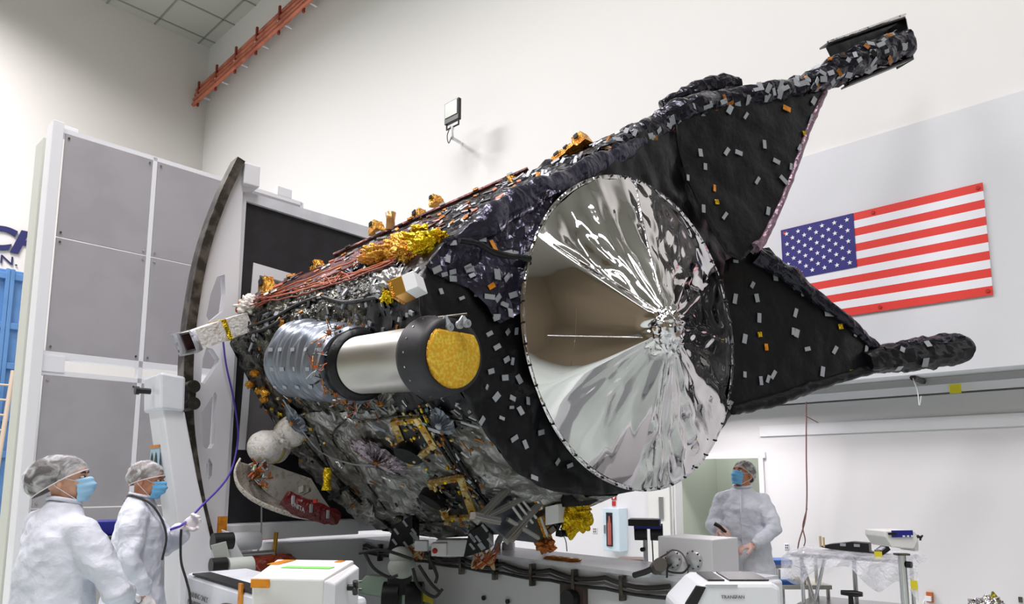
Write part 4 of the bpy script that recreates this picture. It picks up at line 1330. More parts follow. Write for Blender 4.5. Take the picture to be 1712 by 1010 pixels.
bar((868, 800), (795, 872), .05, .05, brushed); bar((808, 868), (924, 808), .04, .05, brushed); bar((845, 905), (925, 818), .05, .05, brushed)
bar((790, 862), (833, 872), .05, .06, brushed)
bar((850, 838), (880, 880), .02, .03, brushed); bar((858, 832), (890, 874), .02, .03, brushed); bar((866, 828), (896, 866), .02, .03, brushed)
bar((848, 868), (900, 900), .03, .03, brushed); bar((856, 905), (880, 872), .03, .03, brushed)
bar((846, 760), (862, 800), .05, .05, amber, 'amber_post'); bar((880, 808), (905, 850), .05, .04, gold, 'amber_post')
bar((902, 862), (918, 905), .06, .06, gold, 'amber_post', sa=-.45, sb=-.45)
mb = MB()
pl_ = [dk(x, y, -.46) for x, y in ((812, 872), (868, 806), (925, 822), (936, 850), (925, 890), (900, 908), (850, 902))]
mb.prism(pl_, -AX * .05, mligrey); mb.obj('truss_backing', sat)
mb = MB(); mb.box(dk(928, 860, -.3), (.11, .1, .13), mat('white_cover', '#f0f0f4', .5), (V((.8, -.5, .2)).normalized(), V((.5, .8, 0)).normalized(), UP)); o = mb.obj('small_white_box', sat, bevel=.004)
blob('copper_cup', 912, 912, -.45, (.085, .06, .07), mat('copper_foil', '#b9713a', .3, metal=.8, crease=.6, crscale=20), 5)
for k, (x, y) in enumerate(((930, 880), (938, 872), (922, 886), (944, 884), (936, 892), (926, 872), (950, 876))):
    MB().box(dk(x, y, -.35), (.05, .04, .045), rr.choice([blackpl, blackbl, darkst, mli]), fr(V((1, rr.uniform(-1, 1), rr.uniform(-1, 1))))).obj('connector_block', sat, bevel=.003)
q = dk(945, 890, -.35); MB().lathe(q, V((.5, -.8, 0)), [(0, .03), (.06, .035), (.07, .02)], blackpl, 14).obj('black_knob', sat)
yb = crinkle_tube('b', [dk(925, 815, -.3), dk(938, 840, -.3), dk(945, 870, -.3)], [.03, .05, .05], goldy, .03, 9, n=7, seg=18); yb.obj('yellow_foil_bag', sat)
blob('yellow_foil_bag', 962, 862, -.25, (.12, .135, .08), goldy, 12, nu=60, nv=40)
blob('yellow_foil_bag', 968, 848, -.3, (.09, .07, .07), goldy, 14)
q1 = [dk(x, y, -.15) for x, y in ((940, 822), (1010, 832), (985, 845), (945, 848))]
MB().prism(q1, -AX * .03, blackbl).obj('black_flap', sat)
wire_ = MB().tube(catmull([dk(941, 893, -.35), dk(946, 905, -.35), dk(948, 922, -.35)]), .004, cableg, 5).obj('thin_wire', sat)
# black connector pods with tape and dangling orange wires under the keel
def pod(px, py, s, sc):
    c = dk(px, py, s); mb = MB()
    e1 = V((.75, -.2, .62)).normalized(); e2 = V((.2, .97, .1)); e2 = (e2 - e1 * e2.dot(e1)).normalized(); e3 = e1.cross(e2)
    mb.hexa([c + e1 * a * sc + e3 * b * sc - e2 * .08 for a, b in ((-.2, -.02), (.02, -.1), (.16, .08), (-.02, .12))], [c + e1 * a * sc + e3 * b * sc + e2 * .1 for a, b in ((-.2, -.02), (.02, -.1), (.16, .08), (-.02, .12))], blackbl)
    o = mb.obj('connector_pod', sat, bevel=.006)
    for k in range(9):
        q = c + e1 * rr.uniform(-.12, .12) * sc + e3 * rr.uniform(-.08, .08) * sc - e2 * (.085)
        MB().box(q, (.02, .006, .06), tape, (e1, e2, e3)).obj('tape_strip', o)
    for k in range(5):
        q = c + V((rr.uniform(-.1, .1), rr.uniform(-.05, .05), rr.uniform(.03, .16))); MB().box(q, (.06, .05, .035), rr.choice([blackbl, mlidark]), fr(V((1, 0, rr.uniform(-.4, .9))))).obj('pod_block', o, bevel=.004)
    b = c + V((.02 * sc, -.02, -.12 * sc))
    for k in range(14):
        a0 = b + V((rr.uniform(-.10, .12), rr.uniform(-.03, .03), rr.uniform(-.02, .03)))
        a1 = b + V((rr.uniform(-.12, .12), rr.uniform(-.05, .05), rr.uniform(-.12, -.06))); a2 = b + V((rr.uniform(-.06, .14), rr.uniform(-.03, .03), rr.uniform(-.08, .1)))
        MB().tube(catmull([a0, a1, a2], 6), .006 if k % 3 else .01, orange if k % 3 else woodm, 5).obj('dangling_wire', o)


pod(680, 893, -1.9, 1.05); pod(806, 902, -1.1, .95)
# spacecraft hardware behind, where the fixture takes its weight
hub = (dk(560, 640, -3.35))

# ------------------------------------------------------------------ turning fixture
def FX(px, py, o=0): return S(px, py, -3.45 + o)


fx = thing('turning_fixture', V((.6, 5.6, 0)), 'white steel turning fixture with curved rail, black plate and long floor base under the spacecraft', 'fixture')


def plate_holes(name, poly, holes, s, thick, m, root, mb=None):
    o0 = RC + AX * s; P2 = []; E = []
    for loop in [poly] + holes:
        b = len(P2); k = len(loop)
        for x, y in loop:
            p = S(x, y, s) - o0; P2.append(V((p.dot(EX), p.z)))
        E += [(b + i, b + (i + 1) % k) for i in range(k)]
    r = delaunay_2d_cdt(P2, E, [], 0, 1e-6)
    def inside(pt, loop):
        c = False; L_ = [((S(x, y, s) - o0).dot(EX), (S(x, y, s) - o0).z) for x, y in loop]
        for i in range(len(L_)):
            a, b = L_[i], L_[(i + 1) % len(L_)]
            if (a[1] > pt[1]) != (b[1] > pt[1]) and pt[0] < (b[0] - a[0]) * (pt[1] - a[1]) / (b[1] - a[1]) + a[0]: c = not c
        return c
    fs = []
    for f in r[2]:
        ce = (sum(r[0][i].x for i in f) / 3, sum(r[0][i].y for i in f) / 3)
        if inside(ce, poly) and not any(inside(ce, h) for h in holes): fs.append(list(f))
    vs = [o0 + EX * p.x + UP * p.y for p in r[0]]; n = len(vs)
    mb = mb or MB()
    mb.add(vs, fs, m); mb.add([v - AX * thick for v in vs], [f[::-1] for f in fs], m)
    cnt = {}
    for f in fs:
        for i in range(3):
            e = (f[i], f[(i + 1) % 3]); cnt[tuple(sorted(e))] = cnt.get(tuple(sorted(e)), 0) + 1
    sv = vs + [v - AX * thick for v in vs]
    mb.add(sv, [(a, b, b + n, a + n) for (a, b), c in cnt.items() if c == 1], m)
    return mb.obj(name, root)


ARC = [(403, 268), (378, 320), (355, 380), (338, 440), (326, 505), (318, 570), (315, 640), (317, 710), (324, 770), (336, 840), (352, 905)]
SARC = [(400, 318), (380, 350), (362, 400), (347, 455), (336, 515), (328, 575), (325, 640), (327, 705), (334, 765), (346, 840), (362, 905)]
web = [(424, 285), (424, 320), (406, 320)] + [(398, 500), (390, 640), (382, 760), (374, 880), (374, 905)] + ARC[::-1]
H_ = [[(363, 463), (376, 459), (377, 490), (373, 520), (350, 538), (345, 528), (352, 492)],
      [(345, 581), (355, 583), (367, 600), (366, 606), (342, 642), (336, 640), (339, 600)],
      [(360, 655), (363, 662), (358, 742), (354, 750), (343, 750), (339, 745), (337, 690)],
      [(350, 766), (355, 776), (354, 796), (350, 806), (346, 796), (345, 776)]]
plate_holes('curved_web_plate', web, H_, -3.42, .12, white, fx)
# rail
pr = catmull([S(x, y, -3.36) for x, y in ARC], 6)
rg = []
for i, p in enumerate(pr):
    t = (pr[min(i + 1, len(pr) - 1)] - pr[max(i - 1, 0)]).normalized(); o_n = t.cross(AX).normalized()
    if o_n.dot(EX) > 0: o_n = -o_n
    rg.append([p + o_n * .05 + AX * .03, p - o_n * .035 + AX * .03, p - o_n * .035 - AX * .16, p + o_n * .05 - AX * .16])
MB().rings(rg, darkst, smooth=False).obj('curved_rail', fx, bevel=.004)
mb = MB(); q = S(412, 300, -3.5); mb.box(q, (.3, .16, .22), white, (AX, EX, UP)); mb.obj('rail_end_block', fx, bevel=.01)
# face frame, black plate, grey inner panel
plate_holes('face_frame', [(405, 318), (520, 352), (660, 392), (660, 885), (372, 900)], [[(412, 336), (645, 408), (645, 868), (380, 876)]], -3.46, .10, white2, fx)
plate_holes('black_plate', [(410, 334), (650, 406), (650, 870), (379, 878)], [[(426, 441), (645, 505), (645, 775), (400, 752)]], -3.5, .05, blackp, fx)
plate_holes('inner_panel', [(424, 439), (650, 505), (650, 780), (398, 778)], [], -3.62, .03, mat('grey_inner_panel', '#b1aeb2', .4, metal=.3, col2='#9b989e', cscale=2), fx)
plate_holes('inner_panel_rim', [(424, 439), (650, 505), (650, 520), (434, 460), (410, 752), (398, 752)], [], -3.49, .04, white, fx)
a, b = S(372, 890, -3.3), S(600, 880, -3.3)
mb = MB(); zt1 = S(375, 878, -3.3).z; zt0 = zt1 - .15
mb.hexa([V((a.x, a.y, zt0)), V((b.x, b.y, zt0)), V((b.x, b.y, zt1)), V((a.x, a.y, zt1))], [V((a.x, a.y, zt0)) - AX * .4, V((b.x, b.y, zt0)) - AX * .4, V((b.x, b.y, zt1)) - AX * .4, V((a.x, a.y, zt1)) - AX * .4], white); mb.obj('lower_crossbeam', fx, bevel=.01)
mb = MB().box(S(371, 886, -3.25), (.02, .08, .24), orangetape, (AX, EX, UP)); mb.obj('amber_tape', fx)
# bearing trunnion between plate and spacecraft
c = S(560, 640, -3.4); MB().lathe(c - AX * .1, AX, [(0, .75), (.25, .75), (.3, .6)], mli, 40).obj('trunnion', fx)
# pillar
PL = -2.95
pil = [(272, 684), (309, 688), (330, 800), (356, 915), (360, 1010), (306, 1010), (300, 890), (285, 780)]
pz_ = [S(x, y, PL) for x, y in pil]
foot = [V((p.x, p.y, 0)) for p in (pz_[4], pz_[5])]
poly = pz_[:4] + [foot[0], foot[1]] + pz_[6:]
MB().prism(poly, -AX * .42, white).obj('pillar', fx, bevel=.012)
hd = [S(x, y, PL + .04) for x, y in ((268, 622), (311, 630), (309, 688), (268, 684))]
MB().prism(hd, -AX * .5, white2).obj('pillar_head', fx, bevel=.02)
q = S(258, 655, PL - .16); mb = MB(); mb.cyl(q - EX * .03, q - EX * .12, .025, blackpl, 14); mb.cyl(q - EX * .12, q - EX * .15, .035, blackpl, 14); mb.obj('lock_knob', fx)
for y in (648, 676):
    q = S(318, y, PL - .1); mb = MB(); mb.cyl(q - AX * .14, q + AX * .1, .055, darkst, 20); mb.obj('roller', fx)
MB().box(S(316, 662, PL - .1), (.16, .07, .24), darkst, (AX, EX, UP)).obj('roller_block', fx, bevel=.01)
# posters on the pillar's left
q = S(262, 780, PL - .35)
po = MB().box(q - EX * .02, (.27, .006, .36), mat('poster_blue', '#a9c6d8', .5), (AX, EX, UP)); po = po.obj('taped_poster', fx)
MB().box(q - EX * .026 + UP * .17, (.29, .006, .025), orangetape, (AX, EX, UP)).obj('poster_tape', po)
for o_x in (-.06, .06):
    mb = MB(); mb.prism([q - EX * .028 + AX * (o_x + dx) + UP * dz for dx, dz in ((-.045, -.1), (.045, -.1), (.05, .0), (.0, .12), (-.05, 0))], -EX * .004, mat('poster_green', '#223a2a', .5)); mb.obj('printed_shape', po)
# motor and drive bits right of the pillar
q = S(385, 925, -2.9)
for nm, c, r_, l_, m in (('motor', S(400, 950, -2.6), .09, .2, mat('grey_green_paint', '#b7bcb6', .5)), ('motor_cap', S(372, 905, -2.7), .07, .16, blackpl), ('gear_housing', S(405, 905, -3.0), .08, .3, white2), ('shaft', S(430, 925, -2.9), .02, .3, steel), ('coupling', S(365, 945, -2.6), .06, .12, blackpl)):
    MB().cyl(c - EX * l_ / 2, c + EX * l_ / 2, r_, m, 24).obj(nm, fx, bevel=.006)
mb = MB(); mb.hexa([S(x, y, -2.6) for x, y in ((352, 912), (378, 905), (388, 945), (362, 945))], [S(x, y, -2.75) for x, y in ((352, 912), (378, 905), (388, 945), (362, 945))], mat('grey_green_paint', '#b7bcb6', .5)); mb.obj('gear_bracket', fx, bevel=.004)
mb = MB(); mb.hexa([S(x, y, -2.8) for x, y in ((370, 885), (385, 890), (412, 940), (385, 945))], [S(x, y, -2.95) for x, y in ((370, 885), (385, 890), (412, 940), (385, 945))], white); mb.obj('knee_bracket', fx, bevel=.008)
# base beams along the axis
A1 = V((.21 * 4.9, 4.9, 0)); ZB = .945


def BM(t, z, o=0): p = A1 - AX * t + EX * o; p.z = z; return p


mb = MB(); mb.hexa([BM(-.55, .12), BM(4.4, .12), BM(4.4, ZB), BM(-.55, ZB)], [BM(-.55, .12, .5), BM(4.4, .12, .5), BM(4.4, ZB, .5), BM(-.55, ZB, .5)], white); mb.obj('base_beam', fx, bevel=.015)
mb = MB(); mb.hexa([BM(-.5, ZB - .01, -.03), BM(4.3, ZB - .01, -.03), BM(4.3, ZB + .02, -.03), BM(-.5, ZB + .02, -.03)], [BM(-.5, ZB - .01, .53), BM(4.3, ZB - .01, .53), BM(4.3, ZB + .02, .53), BM(-.5, ZB + .02, .53)], white2); mb.obj('beam_cap', fx)
for t in (-.3, 1.6, 3.6):
    MB().cyl(BM(t, 0, .25), BM(t, .12, .25), .12, darkst, 20).obj('levelling_foot', fx)
# equipment box at the right end with two round covers
BF0 = Plane(A1 - EX * .02, EX)
def bfp(px, py, o=0): return BF0.hit(px, py, -o)
x0, x1 = bfp(1101, 950), bfp(1192, 950); zt1 = bfp(1150, 900).z; zb1 = bfp(1120, 966).z
mb = MB(); l0, l1 = V((x0.x, x0.y, 0)), V((x1.x, x1.y, 0))
def zz(p, z): return V((p.x, p.y, z))
mb.hexa([zz(l0, zb1), zz(l1, zb1), zz(l1, zt1), zz(l0, zt1)], [zz(p + EX * .3, z) for p, z in ((l0, zb1), (l1, zb1), (l1, zt1), (l0, zt1))], mat('pale_grey_enamel', '#cfced2', .4)); mb.obj('electrical_box', fx, bevel=.006)
for px, py in ((1127, 934), (1161, 936)):
    q = bfp(px, py); mb = MB(); r_ = 15 * (q - CP).length / FPX
    mb.lathe(q, -EX, [(0, r_), (.012, r_), (.02, r_ * .8), (.028, r_ * .5), (.034, .001)], mat('frosted_cover', '#b4b4b8', .3, metal=.3), 28); o = mb.obj('round_cover', fx)
    for k in range(8):
        t = 2 * PI * k / 8; s_ = q - EX * .012 + AX * math.cos(t) * r_ * .88 + UP * math.sin(t) * r_ * .88; MB().cyl(s_, s_ - EX * .008, .006, darkst, 8).obj('screw', o)
def bmw(name, pts, r_, m, o=.05): MB().tube(catmull([bfp(x, y, o) for x, y in pts], 6), r_, m, 8).obj(name, fx)


bmw('box_cable', [(1118, 945), (1117, 955), (1140, 958), (1150, 950), (1153, 944)], .007, cablek, .04)
bmw('box_cable', [(1115, 966), (1116, 950), (1122, 944)], .007, cablek, .04)
bmw('box_cable', [(1101, 934), (1115, 926), (1125, 920), (1140, 925), (1150, 944)], .005, cableg, .05)
bmw('thin_wire', [(1151, 950), (1148, 975), (1150, 990), (1143, 1008)], .004, cableg, .05)
MB().cyl(bfp(1097, 950, .0), bfp(1104, 944, .12), .045, cableg, 16).obj('cable_gland', fx)
# cable bundles in swags along the beam
def swag(z_off, r_, m, amp, o):
    pts = []
    for k in range(45):
        t = -.05 + k * .093; pts.append(BM(t, ZB - z_off - amp * abs(math.sin(k * PI / 6)), -o))
    MB().tube(pts, r_, m, 8).obj('cable_bundle', fx)


swag(.045, .017, cablek, .035, .04); swag(.12, .013, cablek, .01, .04); swag(.08, .01, cableg, .03, .05)
bmw('cable_bundle', [(1060, 962), (1082, 955), (1100, 945)], .02, cablek, .06)
for k in range(8):
    q = BM(.35 + k * .46, ZB - .1, -.04); MB().box(q, (.03, .05, .17), darkst, (AX, EX, UP)).obj('cable_clip', fx, bevel=.003)
for px, py in ((808, 1000), (848, 1006)):
    q = bfp(px, py, .0); MB().cyl(q - EX * .005, q + EX * .01, .02, blackpl, 12).obj('bolt_hole', fx)
q = bfp(960, 1000, .0); mb = MB(); mb.box(q + EX * .0, (.24, .06, .2), mat('brown_recess', '#4c3c38', .6), (AX, EX, UP)); mb.cyl(q - EX * .03 + AX * .02, q - EX * .1 + AX * .02, .07, blackpl, 18); mb.obj('beam_socket', fx)
# amber tape and scraps on the beam top
for t in (1.05, 1.2, 1.12, .95):
    MB().ell(BM(t, ZB + .03, .1), (.06, .04, .015), orangetape, None, 12, 8, f=lambda q: 1 + .5 * noise.noise(q * 4)).obj('tape_scrap', fx)
# second base beam towards the camera, on the left
A2 = atY(310, 958, 5.2)
def B2(t, z, o=0): p = A2 + AX * t + EX * o; p.z = z; return p


Z2 = A2.z
mb = MB(); mb.hexa([B2(0, .1), B2(1.75, .1), B2(1.75, Z2), B2(0, Z2)], [B2(0, .1, .45), B2(1.75, .1, .45), B2(1.75, Z2, .45), B2(0, Z2, .45)], white2); mb.obj('base_beam', fx, bevel=.03)
mb = MB(); mb.hexa([B2(.15, Z2), B2(1.7, Z2), B2(1.7, Z2 + .012), B2(.15, Z2 + .012)], [B2(.15, Z2, .12), B2(1.7, Z2, .12), B2(1.7, Z2 + .012, .12), B2(.15, Z2 + .012, .12)], blackpl); mb.obj('rubber_strip', fx)
for t in (.1, 1.6): MB().cyl(B2(t, 0, .2), B2(t, .12, .2), .1, darkst, 16).obj('levelling_foot', fx)
MB().box(B2(1.05, Z2 - .04, -.008), (.05, .012, .16), orangetape, (AX, EX, UP)).obj('amber_tape', fx)
MB().tube(catmull([B2(1.05, Z2 - .12, -.02), B2(1.08, Z2 - .17, -.02), B2(1.05, Z2 - .21, -.02), B2(1.02, Z2 - .17, -.02), B2(1.05, Z2 - .12, -.02)]), .006, navy, 6).obj('hook_ring', fx)
MB().tube(catmull([B2(.7, Z2 - .14, -.02), B2(.85, Z2 - .1, -.02), B2(1.05, Z2 - .1, -.02), B2(1.25, Z2 - .17, -.02), B2(1.5, Z2 - .19, -.02)]), .005, cableg, 6).obj('thin_wire', fx)
MB().box(B2(1.45, Z2 - .2, -.01), (.12, .01, .09), yellow, (AX, EX, UP)).obj('yellow_label', fx)
for k, txt in enumerate(('WARNING ONLY', 'PROHIBITED / REMOVAL', 'TURNING TRUNNION', 'LOCKED BY PIN', 'TO 18 CM')):
    text_obj('stencil_line', txt, B2(.12, Z2 - .14 - k * .055, -.012), AX, UP, .05, cableg, fx, extrude=.001)
# cross members and drums on the base between the two beams
MB().box(A1 - AX * 4.15 - EX * .35 + V((0, 0, .72)), (.5, 1.4, .5), white, (AX, EX, UP)).obj('cross_member', fx, bevel=.02)
for (x, y, Y, r_) in ((672, 948, 6.2, .12), (670, 930, 6.2, .1)):
    q = atY(x, y, Y); MB().ell(q, (r_, r_, r_ * .8), mat('grey_green_paint', '#b7bcb6', .5), None, 20, 14).obj('round_housing', fx)
for pts in ([(610, 925), (625, 950), (650, 965), (665, 962)], [(690, 950), (700, 980), (725, 998), (740, 985)], [(700, 945), (720, 975), (735, 990)], [(600, 925), (640, 920), (690, 935)], [(715, 930), (730, 960), (728, 975)]):
    MB().tube(catmull([atY(x, y, 5.9) for x, y in pts], 6), .014, cablek, 6).obj('hanging_cable', fx)
q = atY(735, 918, 5.8); mb = MB(); mb.box(q, (.12, .12, .1), white); mb.obj('junction_box', fx, bevel=.008)
q = atY(705, 912, 5.8); mb = MB(); mb.box(q, (.1, .1, .08), white2); mb.obj('junction_box', fx, bevel=.008)
MB().ell(atY(727, 921, 5.65), (.022, .022, .022), redsign, None, 12, 8).obj('red_button', fx)
q = atY(760, 915, 6.3); MB().box(q, (.3, .2, .14), white).obj('hinge_block', fx, bevel=.01)
# white ring and jack seen past the truss
q = atY(872, 915, 6.6); ringp = [q + V((.22 * math.cos(t * PI / 12), 0, .16 * math.sin(t * PI / 12))) for t in range(25)]
MB().tube(ringp, .03, white2, 8).obj('lifting_ring', fx)
mb = MB(); q = atY(850, 925, 6.6); mb.lathe(V((q.x, q.y, ZB)), UP, [(0, .06), (.08, .06), (.09, .04), (.14, .04), (.15, .055), (.22, .055)], white, 16); mb.obj('jack_post', fx)
# ------------------------------------------------------------------ people
def hand_mb(mb, wrist, d, palm_n, side, curl, m, k=1.0, grow=0.0, spread=.2):
    """palm, four bent fingers of different lengths and a thumb from the side of the palm; d direction of the hand, palm_n the way the palm faces"""
    d = V(d).normalized(); n = V(palm_n); n = (n - d * n.dot(d)).normalized(); s = d.cross(n) * side
    pc = wrist + d * .048 * k
    mb.ell(pc, (.052 * k + grow, .040 * k + grow, .0155 * k + grow), m, (d, s, n), 16, 10)
    mb.tube([wrist - d * .04, wrist, wrist + d * .025], [.026 + grow, .025 + grow, .027 + grow], m, 12)
    for i, (off, L_) in enumerate(((.030, .070), (.0105, .080), (-.0095, .074), (-.028, .058))):
        b = wrist + d * (.088 - abs(off - .005) * .25) * k + s * off * k
        c = curl * (1 + .12 * i); dirs = d + s * off * spread * 8
        pts = [b - d * .02]; ang = c * .5; p = b
        for j, fr_ in enumerate((.42, .32, .26)):
            q = (dirs * math.cos(ang) + n * math.sin(ang)).normalized(); pts.append(p); p = p + q * L_ * fr_ * k; ang += c
        pts.append(p)
        mb.tube(pts, [.0098 * k + grow, .0098 * k + grow, .0090 * k + grow, .0084 * k + grow, .0072 * k + grow], m, 10)
    b = wrist + d * .025 * k + s * .028 * k
    t1 = b + (d * .5 + s * .8 + n * .25).normalized() * .036 * k; t2 = t1 + (d * .85 + s * .35 + n * (.3 + curl * .4)).normalized() * .032 * k; t3 = t2 + (d * .9 + n * (.4 + curl * .5)).normalized() * .026 * k
    mb.tube([b - s * .012, b, t1, t2, t3], [.014 + grow, .0145 * k + grow, .0118 * k + grow, .0105 * k + grow, .008 * k + grow], m, 10)


def remesh(o, vox, sm=2, disp=None, fac=.6):
    r = o.modifiers.new('join', 'REMESH'); r.mode = 'VOXEL'; r.voxel_size = vox; r.use_smooth_shade = True
    if sm:
        q = o.modifiers.new('soft', 'SMOOTH'); q.factor = fac; q.iterations = sm
    if disp:
        for (ty, size, st_) in disp:
            tx = bpy.data.textures.new('folds', ty)
            tx.noise_scale = size
            dm = o.modifiers.new('folds', 'DISPLACE'); dm.texture = tx; dm.strength = st_; dm.mid_level = .5
            dm.texture_coords = 'GLOBAL' if False else 'LOCAL'


def build_person(label, loc, heading, scale, lean, head_yaw, head_pitch, arms, hairmat, skinm, maskmat, net, glovem, hem=.42, group=None, eyes='open', extra=None):
    loc = V(loc); root = thing('person', loc, label, 'person', group)
    R = Matrix.Rotation(heading, 3, 'Z'); k = scale
    def G(p): return loc + R @ (V(p) * k)
    def bodyT(p):           # upper body lean forward about the hips
        p = V(p); z = p.z - .95
        if z > 0:
            a = lean; return V((p.x * math.cos(a) + z * math.sin(a), p.y, .95 + z * math.cos(a) - p.x * math.sin(a)))
        return p
    neck = bodyT((.0, 0, 1.47))
    HR = Matrix.Rotation(head_yaw, 3, 'Z') @ Matrix.Rotation(head_pitch, 3, 'Y')
    def HT(p): return G(neck + HR @ (V(p) + V((.015, 0, .12))))     # head-centre frame
    def HV(v): return (R @ (HR @ V(v))).normalized()
    hx, hy, hz = HV((1, 0, 0)), HV((0, 1, 0)), HV((0, 0, 1))
    # ---- body: one continuous surface
    mb = MB()
    mb.ell(HT((-.005, 0, .03)), (.100 * k, .077 * k, .092 * k), skinm, (hx, hy, hz), 24, 18)
    mb.ell(HT((.025, 0, -.04)), (.068 * k, .058 * k, .072 * k), skinm, (hx, hy, hz), 20, 14)
    mb.ell(HT((.062, 0, -.09)), (.024 * k, .026 * k, .02 * k), skinm, (hx, hy, hz), 12, 8)          # chin
    mb.ell(HT((.082, 0, .022)), (.014 * k, .05 * k, .012 * k), skinm, (hx, hy, hz), 12, 8)            # brow
    mb.tube([HT((.088, 0, .01)), HT((.103, 0, -.012)), HT((.112, 0, -.028)), HT((.098, 0, -.036))], [.008 * k, .010 * k, .013 * k, .010 * k], skinm, 10)   # nose
    mb.ell(HT((.09, 0, -.058)), (.01 * k, .024 * k, .010 * k), skinm, (hx, hy, hz), 12, 8)           # mouth
    for s in (-1, 1):
        mb.ell(HT((-.01, s * .078, -.012)), (.017 * k, .008 * k, .030 * k), skinm, (hx, hy, hz), 12, 10)  # ears
        mb.ell(HT((.055, s * .045, -.02)), (.022 * k, .018 * k, .02 * k), skinm, (hx, hy, hz), 12, 8)     # cheeks
    mb.tube([G(bodyT((-.01, 0, 1.36))), G(bodyT((.0, 0, 1.45))), HT((-.015, 0, -.06)), HT((-.01, 0, .0))], [.075 * k, .057 * k, .056 * k, .06 * k], skinm, 20)
    TOR = [(.93, .105, .165, -.01), (1.05, .10, .145, 0), (1.2, .115, .165, .0), (1.30, .11, .16, 0), (1.37, .08, .125, -.01), (1.44, .058, .07, -.01)]
    def ringb(z, rx, ry, x0, n=24, pw=1): return [G(bodyT((x0 + rx * math.cos(2 * PI * i / n), ry * math.sin(2 * PI * i / n), z))) for i in range(n)]
    mb.rings([ringb(*t) for t in TOR], skinm)
    for s in (-1, 1):
        mb.tube([G((0, s * .09, .98)), G((.01, s * .10, .5)), G((-.02, s * .11, .09))], [.095 * k, .06 * k, .042 * k], skinm, 16)
        mb.tube([G((-.04, s * .11, .06)), G((.06, s * .12, .045)), G((.17, s * .13, .035))], [.04 * k, .042 * k, .03 * k], skinm, 12)
    hands = []
    for s, (el, wr, hd, pn, curl) in zip((1, -1), arms):
        sh = bodyT((-.005, s * .17, 1.37)); el, wr = V(el), V(wr)
        mb.tube([G(sh), G(sh.lerp(el, .5)), G(el), G(el.lerp(wr, .35)), G(wr)], [.043 * k, .041 * k, .037 * k, .036 * k, .026 * k], skinm, 16)
        mb.ell(G(sh), (.045 * k, .045 * k, .045 * k), skinm, None, 16, 10)
        hand_mb(mb, G(wr), R @ V(hd), R @ V(pn), s, curl, skinm, k)
        hands.append((s, G(wr), R @ V(hd), R @ V(pn), curl))
    body = mb.obj('body', root); remesh(body, .0062, 2, fac=.5)
    for s, wp, hd, pn, curl in hands:
        g = MB(); hand_mb(g, wp, hd, pn, s, curl, glovem, k, .003)
        dn = V(hd).normalized(); g.tube([wp - dn * .09, wp - dn * .03], [.034, .03], glovem, 14)
        o = g.obj('glove', root); remesh(o, .0045, 1, fac=.5)
    # ---- face details
    for s in (-1, 1):
        MB().ell(HT((.081, s * .031, .002)), (.011 * k, .0145 * k, .0085 * k), eyem if eyes == 'dark' else mat('eye_white', '#d8d0c8', .3), (hx, hy, hz), 12, 8).obj('eye', root)
        MB().ell(HT((.092, s * .031, .002)), (.003 * k, .006 * k, .006 * k), eyem, (hx, hy, hz), 10, 8).obj('pupil', root)
        m_ = MB(); m_.tube([HT((.094, s * .014, .022)), HT((.094, s * .034, .027)), HT((.082, s * .052, .021))], [.003 * k, .005 * k, .002 * k], hairmat, 6); m_.obj('eyebrow', root)
    # ---- hair under the net
    def capf(q): return 1
    hm = MB(); bx, bz, L_ = net
    def cap_rings(gr, m, mbx, wob, fh=.20):
        def fn(q):
            back = max(0, -q.x); return 1 + back * bx + back * max(0, -q.z) * bz
        rings = []
        for i in range(22):
            th = PI * .5 * 1.18 * i / 21 + .001
            row = []
            for j in range(44):
                ph = 2 * PI * j / 44
                q = V((math.sin(th) * math.cos(ph), math.sin(th) * math.sin(ph), math.cos(th)))
                # hair line: higher at the forehead, lower behind
                lim = 1.0 - .25 * max(0, q.x) * (th > 1.2)
                th2 = th * (1.0 - fh * max(0, math.cos(ph)) + .22 * max(0, -math.cos(ph)))
                q = V((math.sin(th2) * math.cos(ph), math.sin(th2) * math.sin(ph), math.cos(th2)))
                f = fn(q) * gr * (1 + wob * (crumple(q, 2.5, L_) - .4)) 
                row.append(HT((-.008 + q.x * .106 * f, q.y * .086 * (f ** .6), .028 + q.z * .100 * (f ** .6))))
            rings.append(row)
        mbx.rings(rings, m, cap=False); return mbx
    cap_rings(1.0, hairmat, hm, .02, .36); hm.add([hm.v[-44 + i] for i in range(44)], [list(range(44))], hairmat); hm.obj('hair', root)
    nt = MB(); cap_rings(1.07, netm, nt, .10); no = nt.obj('hair_net', root)
    # elastic band round the net
    band = []
    for j in range(45):
        ph = 2 * PI * j / 44; th2 = PI * .59 * (1.0 - .20 * max(0, math.cos(ph)) + .22 * max(0, -math.cos(ph)))
        q = V((math.sin(th2) * math.cos(ph), math.sin(th2) * math.sin(ph), math.cos(th2))); back = max(0, -q.x)
        f = (1 + back * bx + back * max(0, -q.z) * bz) * 1.06
        band.append(HT((-.008 + q.x * .106 * f, q.y * .086 * (f ** .6), .028 + q.z * .100 * (f ** .6))))
    MB().tube(band, .003 * k, mat('net_elastic', '#d8cfd0', .6), 6, cap=False).obj('elastic_band', no)
    # ---- mask
    def mk(u, v):
        a = (u - .5) * 2.25; z = -.012 - v * .105 + .012 * math.cos(a) * (1 - v)
        bul = math.cos(a * .72) * (.03 + .014 * math.sin(v * PI))
        pr = .022 * max(0, math.cos(a * 1.4)) * math.sin(PI * min(1, v * 1.0 + .15))
        r1 = .070 + .018 * math.sin(PI * min(1, v * .9 + .1)) - .012 * v
        return HT((.02 + (r1 + pr + .006) * math.cos(a) + .004 * math.sin(v * 22) * math.cos(a), (.064 - .012 * v) * math.sin(a) * 1.06, z))
    m_ = MB().grid(mk, 24, 16, maskmat); mo = m_.obj('face_mask', root, solid=.002)
